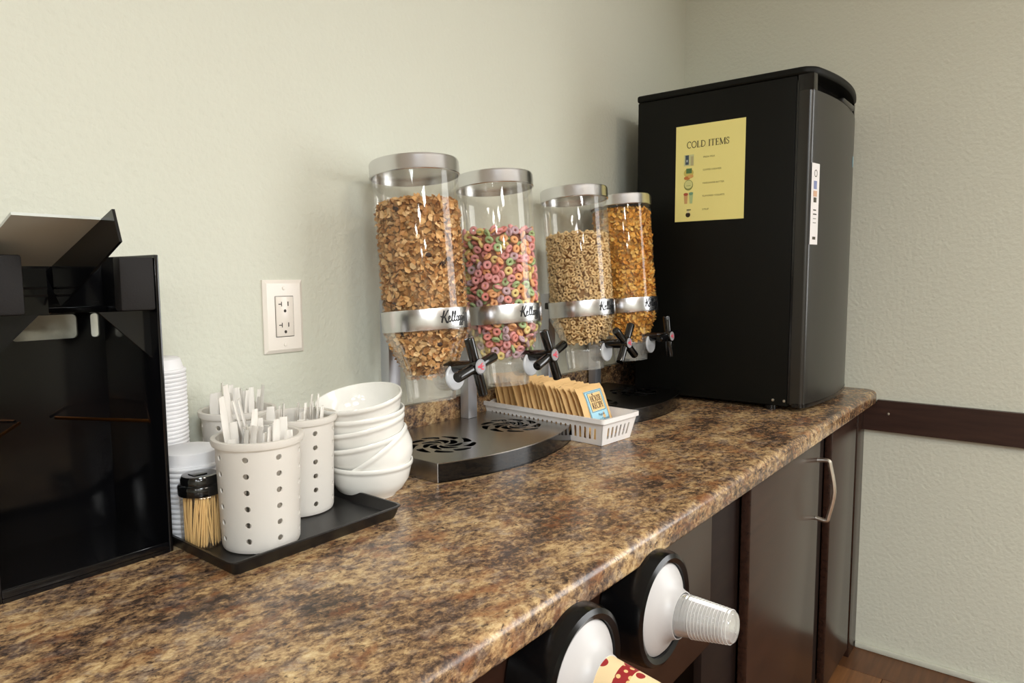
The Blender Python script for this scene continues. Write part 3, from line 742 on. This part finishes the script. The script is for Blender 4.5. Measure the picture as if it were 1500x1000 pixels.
# toothpick jar
JX, JY = -1.8610, -.2080
jr = thing('toothpick_jar', 'small clear jar of toothpicks with a black screw lid', 'jar', (JX, JY, TZ))
MB().lathe([(0, .0004), (.022, .0004), (.0245, .003), (.0250, .030), (.0250, .066), (.0225, .071), (.0225, .074)], 12).build('glass', CLEAR, jr, smooth=20)
MB().lathe([(.0262, .068), (.0268, .069), (.0268, .079), (.0255, .081), (.0235, .082), (.0235, .088), (.0215, .092), (.019, .0925), (0, .0915)], 36).build('lid', KNOB, jr)
MB().box(-.012, .006, -.008, .008, .0915, .0935, bev=.001).build('lid_flap', KNOB, jr)
tpm = MB().tube([(0, 0, 0), (0, 0, .004), (0, 0, .061), (0, 0, .065)], [.0003, .0011, .0011, .0003], 6).mesh('toothpick', TPICK)
for k in range(78):
    if k < 46: r, t = .0205 * rs.uniform(.9, 1.0), 2 * PI * k / 46
    else: r, t = .0185 * math.sqrt(rs.random()), rs.uniform(0, 2 * PI)
    lean = rs.gauss(.06, .10)
    o = bpy.data.objects.new('toothpick', tpm); C.objects.link(o)
    sc_ = rs.uniform(-.001, .001)
    o.matrix_world = T(JX, JY, ZC + TZ + .0015) @ RZ(t) @ T(r, -lean * .028, 0) @ RX(-max(-.2, min(.3, lean)))
    tag(o, 'pale wooden toothpick in the black-lidded jar', 'toothpick', 'toothpicks in the jar')

# ------------------------------------------------------------------ bowls
bowl = MB().lathe([(0, .004), (.034, .004), (.036, 0), (.0395, 0), (.041, .003), (.052, .012), (.0605, .026), (.0645, .043), (.0655, .0475), (.0672, .0485), (.0676, .0535), (.0668, .0552), (.0650, .0548), (.0636, .050), (.0615, .040), (.056, .024), (.046, .012), (.034, .0075), (0, .007)], 56).mesh('bowl', PORC, 60)
BX, BY = -1.583, -.205
CV = Vector((-2.286 - BX, -1.0517 - BY, 0)).normalized()      # unit vector from the bowls to the viewer
RV = Vector((-CV.y, CV.x, 0))                                  # to the viewer's right
def place_bowl(z, tv, tr_, du=0, dv=0, label='', base=(BX, BY), rz=0):
    """tv: tips toward the viewer, tr_: right side raised"""
    o = bpy.data.objects.new('soup_bowl', bowl); C.objects.link(o)
    p = Vector((base[0], base[1], ZC + z)) + RV * du + CV * dv
    M = T(*p) @ Matrix.Rotation(math.radians(tv), 4, RV) @ Matrix.Rotation(math.radians(tr_), 4, CV)
    o.matrix_world = M
    tag(o, label, 'bowl', 'white bowls in stacks')
place_bowl(0, 0, 0, label='lowest white porcelain bowl of the leaning stack')
place_bowl(.0280, 0, 34, .031, 0, label='steeply tilted white bowl, second from the bottom of the stack')
place_bowl(.0410, 2, 11, .000, 0, label='white bowl third from the bottom of the leaning stack')
place_bowl(.0650, 2, 11, -.001, 0, label='white bowl third from the top of the leaning stack')
place_bowl(.0800, 2, 5, -.007, 0, label='white bowl second from the top of the leaning stack')
place_bowl(.1050, 8, 8, -.008, 0, label='topmost white bowl, open toward the viewer, of the leaning stack')
B2 = (-1.5600, -.088)
for k, lb in enumerate(('lowest bowl of the small stack half hidden behind the leaning one', 'middle bowl of the small stack half hidden behind the leaning one', 'upper bowl of the small stack half hidden behind the leaning one')):
    place_bowl(k * .0225, 0, 0, label=lb, base=B2)

# ------------------------------------------------------------------ cereal dispensers
TH = .034
TILT = math.radians(-5.0)
def tray_outline(hw, yb, yc, ym, n=18):
    pts = [(-hw, yb), (-hw, yc)]
    for k in range(1, n):
        x = -hw + 2 * hw * k / n; pts.append((x, yc + (ym - yc) * (1 - (x / hw) ** 2)))
    return pts + [(hw, yc), (hw, yb)]
def swirl_holes(cx, cy, R):
    out = []
    for (n, r0, r1, tw, wd, ph) in ((7, .006, .0345, 1.15, .0205, 0), (9, .0375, .0560, .45, .0310, .2)):
        for k in range(n):
            a0 = 2 * PI * k / n + ph; L_, R_ = [], []
            for j in range(9):
                t = j / 8; r = r0 + (r1 - r0) * t; a_ = a0 + tw * t
                ww = wd * math.sin(PI * (.06 + .90 * t ** 1.25)) + .0004
                L_.append((cx + r * math.cos(a_) - ww * math.sin(a_) * .5 * (.35 + .9 * t), cy + (r * math.sin(a_) + ww * math.cos(a_) * .5 * (.35 + .9 * t)) * 1))
                R_.append((cx + r * math.cos(a_) + ww * math.sin(a_) * .5 * (.35 + .9 * t), cy + (r * math.sin(a_) - ww * math.cos(a_) * .5 * (.35 + .9 * t)) * 1))
            out.append(R_ + L_[::-1])
    return [[(cx + (u - cx) * R, cy + (v - cy) * R) for u, v in lp] for lp in out]
KSTROKES = [([(.55, 1.35), (.4, .9), (.2, .3), (.1, -.05)], .20), ([(0, .75), (.12, .62), (.3, .78), (.5, 1.05)], .10), ([(1.15, 1.4), (.9, 1.05), (.6, .7), (.4, .55)], .14),
            ([(.45, .62), (.62, .45), (.72, .2), (.85, -.05), (1.05, .05)], .20),
            ([(1.1, .3), (1.35, .42), (1.42, .62), (1.28, .68), (1.14, .45), (1.17, .12), (1.35, .02), (1.55, .18)], .12),
            ([(1.55, .18), (1.85, .75), (1.98, 1.15), (1.88, 1.28), (1.76, 1.0), (1.66, .4), (1.74, .05), (1.9, .1), (2.0, .25)], .12),
            ([(2.0, .25), (2.27, .75), (2.4, 1.15), (2.3, 1.28), (2.18, 1.0), (2.08, .4), (2.16, .05), (2.32, .1), (2.42, .3)], .12),
            (arc(2.65, .36, .17, .32, 100, 460, 12), .12),
            ([(3.2, .6), (3.0, .68), (2.9, .4), (2.98, .1), (3.15, .25), (3.28, .65), (3.2, 0), (3.1, -.4), (2.92, -.45), (2.98, -.2), (3.3, .15)], .11),
            ([(3.62, .6), (3.42, .68), (3.32, .4), (3.4, .1), (3.57, .25), (3.70, .65), (3.62, 0), (3.52, -.4), (3.34, -.45), (3.4, -.2), (3.72, .15)], .11),
            ([(3.95, 1.1), (3.88, .8)], .11), ([(3.75, .2), (3.98, .62), (4.1, .35), (4.02, .05), (3.84, .08)], .12)]
TR_ = .0785                                                    # tube radius
def canister_parts(root, cx, idx, spin, post_h):
    """everything of one canister, children of the dispenser"""
    def part(mb, name, mt, parent=root, smooth=35): return mb.build(name, mt, parent, (cx, -.14, .265) if parent is root else (0, 0, 0), (TILT, 0, 0) if parent is root else None, smooth)
    tube = part(MB().lathe([(TR_, -.018), (TR_, .268)], 64), 'canister', CLEAR)
    lid = part(MB().lathe([(0, .288), (TR_ - .004, .288), (TR_ + .0015, .2865), (TR_ + .0030, .283), (TR_ + .0030, .262), (TR_ + .0038, .2605), (TR_ + .0030, .259), (TR_ + .0005, .259), (TR_ + .0005, .268), (0, .270)], 64), 'lid', STEELB, tube)
    band = part(MB().lathe([(TR_ + .0008, .0185), (TR_ + .0022, .0185), (TR_ + .0025, .0175), (TR_ + .0025, -.0175), (TR_ + .0022, -.0185), (TR_ + .0008, -.0185)], 64), 'band', STEELB, tube)
    g = MB(); sc_ = .0158; a0 = math.radians(263)
    def oncyl(u, v):
        a_ = a0 + (u - 2.05) * .0128 / TR_; r = TR_ + .0032; return (r * math.cos(a_), r * math.sin(a_), (v - .45) * sc_ * .95)
    for pts, wd in KSTROKES: g.ribbon(catmull(pts, 4), wd, lambda u, v: oncyl(u, v)) if False else g.ribbon([tuple(p) for p in catmull(pts, 4)], wd, oncyl)
    lt = part(g, 'lettering', BLACKINK, tube); lt['label'] = "black Kellogg's script lettering"
    hop = part(MB().lathe([(TR_ + .001, -.018), (TR_ + .001, -.026), (.070, -.046), (.055, -.080), (.0465, -.098), (.0465, -.100)], 48), 'hopper', CLEAR)
    part(MB().lathe([(.0470, -.098), (.0480, -.102), (.0445, -.142), (.0445, -.147), (.0425, -.147), (.0425, -.142), (.0455, -.104)], 40), 'spout', CLEARS, hop)
    # paddle drum with its round front disc
    MA = T(0, -.030, -.106) @ RX(PI / 2)
    part(MB().lathe([(0, .030), (.0225, .030), (.0240, .028), (.0240, .0), (.0225, -.002), (0, -.002)], 36, MA), 'drum', CLEARS, hop)
    part(MB().lathe([(0, .0345), (.0215, .0345), (.0235, .033), (.0235, .0305), (0, .0305)], 36, MA), 'drum_disc', mat('pale_drum_plastic', srgb(214, 218, 224), .25), hop)
    # knob: axle, hub and four arms
    kz = -.088
    MK = T(0, -.046, kz) @ RX(PI / 2)
    kb = MB().lathe([(0, 0), (.0112, 0), (.0112, .058), (.014, .060), (.0145, .076), (.0135, .0785), (0, .0785)], 28, MK)
    for k in range(4):
        a_ = spin + k * PI / 2
        Mk = MK @ T(0, 0, .068) @ RZ(a_) @ RY(PI / 2)
        kb.lathe([(0, .004), (.0085, .004), (.0088, .012), (.0092, .050), (.0084, .0525), (0, .0535)], 18, Mk)
    kn = part(kb, 'knob', KNOB)
    em = part(MB().lathe([(0, .0792), (.0112, .0792), (.0118, .0785)], 24, MK), 'emblem', EMB, kn)
    fe = lambda u, v: tuple(MK @ Vector((u * .0105, v * .0105, .0796)))
    g = MB(); g.ribbon([(-.8, .05), (-.2, .2), (.5, .6)], .2, fe); g.ribbon([(-.7, -.1), (0, 0), (.75, .1)], .2, fe); g.ribbon([(-.3, .0), (.2, -.4), (.7, -.45)], .2, fe); g.ribbon([(.1, .5), (.2, 0), (.1, -.5)], .18, fe)
    part(g, 'emblem_mark', REDMARK, kn)
    # bracket post at the back
    ps = MB().box(cx - .0145, cx + .0145, -.052, -.028, TH, .300, bev=.0015).build('post', POST, root)
    MB().box(cx - .030, cx + .030, -.064, -.050, .262, .278, bev=.002).build('bracket', BLKT, ps)
def dispenser(ox, label, spins, steel):
    root = thing('cereal_dispenser', label, 'cereal dispenser', (ox, 0, 0), group='twin cereal dispensers')
    hw = .203
    out = tray_outline(hw, -.024, -.254, -.300)
    inner = tray_outline(hw - .002, -.026, -.252, -.298)
    # base: rim walls and floor
    base = MB().prism(tray_outline(hw, -.024, -.254, -.3), 0, .003, IDN)
    wall_o = tray_outline(hw, -.024, -.254, -.3); wall_i = tray_outline(hw - .0025, -.0265, -.2525, -.2975); n = len(wall_o)
    base.add([(u, v, 0) for u, v in wall_o] + [(u, v, TH - .0016) for u, v in wall_o] + [(u, v, TH - .0016) for u, v in wall_i] + [(u, v, .003) for u, v in wall_i],
             [(k + n * j, (k + 1) % n + n * j, (k + 1) % n + n * (j + 1), k + n * (j + 1)) for j in range(3) for k in range(n)])
    base.build('drip_tray', KNOB if not steel else [KNOB][0], root)
    MB().prism(tray_outline(hw - .004, -.029, -.249, -.292), .003, .006, IDN).build('tray_liner', DARKPAN, root)
    if steel:
        MB().box(-hw - .0012, -hw + .0002, -.254, -.024, .001, TH).build('end_plate', STEEL, root)
    holes = []
    for sx in (-1, 1): holes += swirl_holes(sx * .103, -.166, 1.14)
    MB().sheet(out, holes, TH - .0016, TH, IDN).build('grille', STEEL if steel else mat('dark_grille_steel', srgb(70, 68, 66), .3, metal=1.0), root, smooth=20)
    for i, sx in enumerate((-1, 1)): canister_parts(root, sx * .1125, i, spins[i], .3)
    return root
dispenser(-1.2775, 'twin cereal dispenser with bran flakes and coloured loops on a steel drip tray', (math.radians(15), math.radians(20)), True)
dispenser(-.7500, 'twin cereal dispenser with oat loops and corn flakes next to the fridge', (math.radians(52), math.radians(4)), False)
CAN = [-1.39, -1.165, -.8625, -.6375]
# --- cereal inside, in the canister's tilted frame
def can_matrix(i): return T(CAN[i], -.14, .265) @ RX(TILT)
def fillR(z):
    """inner radius of the canister at height z"""
    if z > -.022: return TR_ - .003
    if z > -.046: return TR_ - .003 - (-.022 - z) / .024 * .008
    if z > -.080: return .068 - (-.046 - z) / .034 * .015
    return .053 - (-.080 - z) / .018 * .0085
def surf_points(zb, zt, mind, rsd, layers=(0.0,), mound=.008, tries=9000):
    """dart throwing over the inner surface and the heaped top"""
    out = []
    for inset in layers:
        pts = []; cell = {}
        def ok(p):
            k = tuple(int(math.floor(c / mind)) for c in p)
            for dx in (-1, 0, 1):
                for dy in (-1, 0, 1):
                    for dz in (-1, 0, 1):
                        for q in cell.get((k[0] + dx, k[1] + dy, k[2] + dz), ()):
                            if (q - p).length < mind: return False
            cell.setdefault(k, []).append(p); return True
        for _ in range(tries):
            if rsd.random() < .84:
                a_ = rsd.uniform(0, 2 * PI); z = rsd.uniform(zb, zt)
                R = fillR(z) - inset; p = Vector((R * math.cos(a_), R * math.sin(a_), z)); nrm = Vector((math.cos(a_), math.sin(a_), 0))
            else:
                R0 = fillR(zt) - inset; r = R0 * math.sqrt(rsd.random()); a_ = rsd.uniform(0, 2 * PI)
                p = Vector((r * math.cos(a_), r * math.sin(a_), zt - inset + mound * (1 - (r / R0) ** 2))); nrm = Vector((0, 0, 1))
            if ok(p): out.append((p, nrm, inset))
    return out
def core(mb, zb, zt, inset, mound):
    pr = [(0, zb + inset)]; n = 10
    for k in range(n + 1):
        z = zb + inset + (zt - zb - 2 * inset) * k / n; pr.append((max(.01, fillR(z) - inset), z))
    pr.append((0, zt - inset + mound)); mb.lathe(pr, 32)
def rot_to(nrm, rsd, spread):
    v = (nrm + Vector((rsd.gauss(0, spread), rsd.gauss(0, spread), rsd.gauss(0, spread)))).normalized()
    return v.to_track_quat('Z', 'Y').to_matrix().to_4x4() @ RZ(rsd.uniform(0, 2 * PI))
def flakes(i, zb, zt, size, cols, seed, label, raisins=0, mound=.010):
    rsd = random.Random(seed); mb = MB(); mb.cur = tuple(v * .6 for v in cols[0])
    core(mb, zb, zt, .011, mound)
    for (p, nrm, ins_) in surf_points(zb, zt, size * .50, rsd, (size * .22, size * .55), mound, 8000):
        c = cols[rsd.randrange(len(cols))]; f = rsd.uniform(.78, 1.2); mb.cur = tuple(min(1, v * f) for v in c)
        M = T(*p) @ rot_to(nrm, rsd, 1.0)
        n = 7; s_ = size * rsd.uniform(.38, .62); cu = rsd.uniform(.1, .5) * s_; tw = rsd.uniform(-.5, .5)
        vs = [(0, 0, 0)]; 
        for k in range(n):
            a_ = 2 * PI * k / n; rr = s_ * rsd.uniform(.55, 1.25); x, y = rr * math.cos(a_), rr * math.sin(a_) * .8
            vs.append((x, y, cu * ((x / s_) ** 2) + tw * x * y / s_ + rsd.uniform(-.22, .22) * s_))
        mb.add(vs, [(0, 1 + k, 1 + (k + 1) % n) for k in range(n)], M)
    for _ in range(raisins):
        a_ = rsd.uniform(0, 2 * PI); z = rsd.uniform(zb + .02, zt - .005); R = fillR(z) - .004; mb.cur = (.045, .022, .016)
        M = T(R * math.cos(a_), R * math.sin(a_), z) @ RZ(a_) @ Matrix.Diagonal((.5, 1.2, .8, 1))
        mb.lathe([(0, .0055), (.004, .0035), (.0055, 0), (.004, -.0035), (0, -.0055)], 7, M)
    o = mb.build('cereal_flakes', FLAKE, smooth=0); M = can_matrix(i); M.translation.z += ZC; o.matrix_world = M
    tag(o, label, 'cereal', kind='stuff')
flakes(0, -.105, .212, .0130, [srgb(212, 164, 106), srgb(224, 180, 122), srgb(190, 138, 84), srgb(234, 198, 146), srgb(200, 148, 92)], 11, 'brown bran flakes with raisins filling the tallest-looking canister nearest the bowls', raisins=26)
flakes(3, -.098, .250, .0135, [srgb(240, 184, 88), srgb(232, 170, 74), srgb(246, 202, 112), srgb(222, 156, 66)], 12, 'golden corn flakes filling the canister beside the fridge')
def torus(R, r, n=12, m_=7, sq=.8):
    vs = []; fs = []
    for i in range(n):
        a_ = 2 * PI * i / n
        for j in range(m_):
            b_ = 2 * PI * j / m_; q = R + r * math.cos(b_); vs.append((q * math.cos(a_), q * math.sin(a_), r * math.sin(b_) * sq * 1.15))
    for i in range(n):
        for j in range(m_):
            fs.append((i * m_ + j, ((i + 1) % n) * m_ + j, ((i + 1) % n) * m_ + (j + 1) % m_, i * m_ + (j + 1) % m_))
    return vs, fs
def oat_loops(i, zb, zt, seed):
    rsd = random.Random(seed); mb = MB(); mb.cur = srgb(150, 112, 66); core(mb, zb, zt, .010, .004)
    vs, fs = torus(.0043, .0024, 10, 6)
    for (p, nrm, ins_) in surf_points(zb, zt, .0098, rsd, (.004, .0095), .004, 9000):
        c = srgb(230, 198, 146); f = rsd.uniform(.82, 1.12); mb.cur = tuple(min(1, v * f) for v in c)
        mb.add(vs, fs, T(*p) @ rot_to(nrm, rsd, .7))
    o = mb.build('oat_loop_cereal', LOOPM, smooth=80); M = can_matrix(i); M.translation.z += ZC; o.matrix_world = M
    tag(o, 'tan oat loops filling the third canister', 'cereal', kind='stuff')
oat_loops(2, -.082, .178, 21)
LC = {'pink': (238, 168, 168), 'orange': (244, 182, 128), 'yellow': (240, 218, 146), 'green': (178, 202, 148), 'purple': (204, 172, 182), 'red': (234, 150, 140)}
LMAT = {k: mat('cereal_loop_' + k, srgb(*v), .65) for k, v in LC.items()}
LOOPMESH = {}
def color_loops(i, zb, zt, seed):
    rsd = random.Random(seed); vs, fs = torus(.0056, .0034, 14, 8)
    for k in LC:
        mb = MB().add(vs, fs); LOOPMESH[k] = mb.mesh('cereal_loop', LMAT[k], 80)
    rest = MB(); rest.cur = srgb(160, 112, 92); core(rest, zb, zt, .014, .004)
    M0 = can_matrix(i); M0.translation.z += ZC
    cdir = Vector((-2.286 - CAN[i], -1.0517 + .14, 0)).normalized(); one = []
    names = list(LC); wts = [3, 3, 2, 2, 2, 2]
    for (p, nrm, ins_) in surf_points(zb, zt, .0142, rsd, (.0050, .0130), .004, 9000):
        cname = rsd.choices(names, wts)[0]; M = T(*p) @ rot_to(nrm, rsd, .6)
        vis = ins_ < .008 and (nrm.z > .5 or nrm.dot(cdir) > -.1)
        if vis: one.append((nrm.dot(cdir), cname, M))
        else: rest.cur = srgb(*LC[cname]); rest.add(vs, fs, M)
    one.sort(key=lambda t: -t[0])
    for _, cname, M in one[300:]: rest.cur = srgb(*LC[cname]); rest.add(vs, fs, M)
    for _, cname, M in one[:300]:
        o = bpy.data.objects.new('cereal_loop', LOOPMESH[cname]); C.objects.link(o); o.matrix_world = M0 @ M
        tag(o, cname + ' fruit-coloured cereal loop in the second canister', 'cereal loop', cname + ' loops in the second canister')
    o = rest.build('loop_cereal', LOOPM, smooth=80); o.matrix_world = M0
    tag(o, 'coloured cereal loops packed deeper in the second canister', 'cereal', kind='stuff')
color_loops(1, -.085, .172, 31)

# ------------------------------------------------------------------ basket of sachets
BR = math.radians(-4.0)
bk = thing('packet_basket', 'white slotted plastic basket of sachets between the two dispensers', 'basket', (-1.036, -.188, 0), (0, 0, BR))
bw, bl, bh = .052, .156, .056                      # half width and length at the foot, height
fl_ = .0115
def side(ux, length, nrm, name, n, slot0):
    """flared wall with slots: u along the wall, v up"""
    half = length
    def fn(u, v, h):
        grow = 1 + fl_ / half * v / bh
        off = (bl if nrm[1] else bw) + fl_ * v / bh - h
        return (ux[0] * u * grow + nrm[0] * off, ux[1] * u * grow + nrm[1] * off, v)
    holes = []
    st_ = 2 * half / n
    for k in range(n):
        c_ = -half + st_ * (k + .5)
        if abs(c_) > half - .008: continue
        holes.append([(c_ - .0034, .012), (c_ + .0034, .012), (c_ + .0030, .034), (c_ + .0015, .037), (c_ - .0015, .037), (c_ - .0030, .034)])
    MB().sheet([(-half, .002), (half, .002), (half, bh), (-half, bh)], holes, 0, .0018, fn).build(name, WPL, bk, smooth=20)
side((1, 0), bw, (0, -1), 'end_wall', 8, 0); side((-1, 0), bw, (0, 1), 'end_wall', 8, 0)
side((0, 1), bl, (1, 0), 'side_wall', 26, 0); side((0, -1), bl, (-1, 0), 'side_wall', 26, 0)
MB().box(-bw, bw, -bl, bl, 0.0008, .0030).build('floor_panel', WPL, bk)
rim = MB(); 
lo, li = rrect(-bw - fl_ - .004, bw + fl_ + .004, -bl - fl_ - .004, bl + fl_ + .004, .008), rrect(-bw - fl_ + .0015, bw + fl_ - .0015, -bl - fl_ + .0015, bl + fl_ - .0015, .006)
rim.sheet(lo, [li], bh - .001, bh + .0015, IDN); rim.build('rim', WPL, bk)
rim2 = MB(); rim2.sheet(lo, [rrect(-bw - fl_ - .0025, bw + fl_ + .0025, -bl - fl_ - .0025, bl + fl_ + .0025, .0075)], bh - .0075, bh - .001, IDN); rim2.build('rim_skirt', WPL, bk)
# sachets
def sachet_mesh(seed):
    r_ = random.Random(seed); W, Hh, D = .046, .114, .0058; NX, NZ = 6, 8
    vs = []; fs = []
    for side_ in (-1, 1):
        for j in range(NZ + 1):
            for i in range(NX + 1):
                u, v = i / NX, j / NZ; bul = (math.sin(PI * min(1, u * 1.0)) ** .6) * (math.sin(PI * v) ** .5)
                if v > .93: bul *= .1
                crin = r_.uniform(-.0008, .0008)
                vs.append(((u - .5) * 2 * W, side_ * (D * bul + .0003) + crin + (.004 * (v > .9) * (v - .9) / .1), v * Hh + (0 if v < .95 else r_.uniform(-.0012, .0012))))
    n = (NX + 1) * (NZ + 1)
    for j in range(NZ):
        for i in range(NX):
            a_ = j * (NX + 1) + i; q = (a_, a_ + 1, a_ + NX + 2, a_ + NX + 1); fs += [q, tuple(reversed([k + n for k in q]))]
    edge = [i for i in range(NX + 1)] + [j * (NX + 1) + NX for j in range(1, NZ + 1)] + [NZ * (NX + 1) + i for i in range(NX - 1, -1, -1)] + [j * (NX + 1) for j in range(NZ - 1, 0, -1)]
    for k in range(len(edge)):
        a_, b_ = edge[k], edge[(k + 1) % len(edge)]; fs.append((b_, a_, a_ + n, b_ + n))
    mb = MB(); mb.add(vs, fs); return mb.mesh('sachet', KRAFT, 40)
SM = [sachet_mesh(s_) for s_ in range(4)]
NS = 19
Mb = T(-1.036, -.188, ZC) @ RZ(BR)
for k in range(NS):
    yy = -.128 + k * .0143
    lean = math.radians(-21 + k * .35 + rs.uniform(-3, 3)); 
    o = bpy.data.objects.new('sachet', SM[k % 4]); C.objects.link(o)
    o.matrix_world = Mb @ T(rs.uniform(-.002, .002) + .001, yy, .0036 + (rs.uniform(0, .006) if k else .002)) @ RX(lean) @ RY(rs.uniform(-.04, .04))
    lb = 'front kraft oatmeal sachet with a blue HOUSE RECIPE label in the white basket' if k == 0 else ('rearmost kraft sachet in the white basket' if k == NS - 1 else FIRST[k] + ' kraft sachet from the front of the white basket')
    tag(o, lb, 'sachet', 'kraft sachets in the basket')
    if k == 0: front = o
def onS(u, v, d=0.0):
    vv = (v - .01) / .104; uu = u / .092 + .5
    bul = (math.sin(PI * uu) ** .6) * (math.sin(PI * vv) ** .5) if 0 < uu < 1 and 0 < vv < 1 else 0
    return (u, -(.0052 * bul + .0014 + d), v)
def patch(mb, x0, x1, z0, z1, d, n=5):
    vs = [onS(x0 + (x1 - x0) * i / n, z0 + (z1 - z0) * j / n, d) for j in range(n + 1) for i in range(n + 1)]
    return mb.add(vs, [(j * (n + 1) + i, j * (n + 1) + i + 1, (j + 1) * (n + 1) + i + 1, (j + 1) * (n + 1) + i) for j in range(n) for i in range(n)])
lab = patch(MB(), -.030, .033, .024, .102, 0).build('label', LBLUE, front); lab['label'] = 'light blue printed label'
patch(MB(), -.021, .025, .058, .096, .0003).build('label_field', LKRAFT, lab)
g = MB(); f_ = lambda u, v: onS(u, v, .0006)
for a_, b_, c_, d_ in ((-.0285, .0315, .0255, .1005), (-.0225, .0265, .0565, .0975)):
    for e_ in (((a_, c_), (b_, c_)), ((b_, c_), (b_, d_)), ((b_, d_), (a_, d_)), ((a_, d_), (a_, c_))):
        g.ribbon([(e_[0][0] + (e_[1][0] - e_[0][0]) * t / 6, e_[0][1] + (e_[1][1] - e_[0][1]) * t / 6) for t in range(7)], .0009, f_)
g.build('label_border', LINKB, lab)
g = MB(); f7 = lambda u, v: onS(u, v, .0008)
serif(g, 'HOUSE', .002, .0775, .0130, f7, sx=.70); serif(g, 'RECIPE', .002, .0625, .0130, f7, sx=.70)
g.ribbon(arc(-.006, .0935, .0012, .0015, 0, 360, 8), .0018, f7)
g.build('label_lettering', LINK, lab)
for s_, sz, yy, xx in (('Regular', .0072, .0465, .006), ('Instant Oatmeal', .0082, .0355, .004)):
    t_ = text_part('label_text', s_, sz, LINKB, lab, Matrix.Identity(4), 'CENTER')
    for v in t_.data.vertices: v.co = Vector(onS(v.co.x + xx, v.co.y + yy, .0008))

# ------------------------------------------------------------------ ceiling light fixtures
for i, (x, y, a_, b_, e) in enumerate(LAMPS):
    f = thing('ceiling_light', ['square ceiling light just behind the viewer', 'square ceiling light nearest the window', 'square ceiling light left of the viewer, near the back wall', 'square ceiling light two metres behind the viewer',
        'square ceiling light diagonally behind the viewer', 'square ceiling light far left, middle row', 'square ceiling light of the far row, near the middle', 'square ceiling light in the farthest left corner'][i], 'ceiling light', (x, y, CEIL - ZC - .03))
    MB().sheet([(-a_ / 2, -b_ / 2), (a_ / 2, -b_ / 2), (a_ / 2, b_ / 2), (-a_ / 2, b_ / 2)], [[(-a_ / 2 + .03, -b_ / 2 + .03), (a_ / 2 - .03, -b_ / 2 + .03), (a_ / 2 - .03, b_ / 2 - .03), (-a_ / 2 + .03, b_ / 2 - .03)]], 0, .03, IDN).build('frame', WPL, f)
    MB().box(-a_ / 2 + .03, a_ / 2 - .03, -b_ / 2 + .03, b_ / 2 - .03, .01, .016).build('diffuser', DIFF, f)
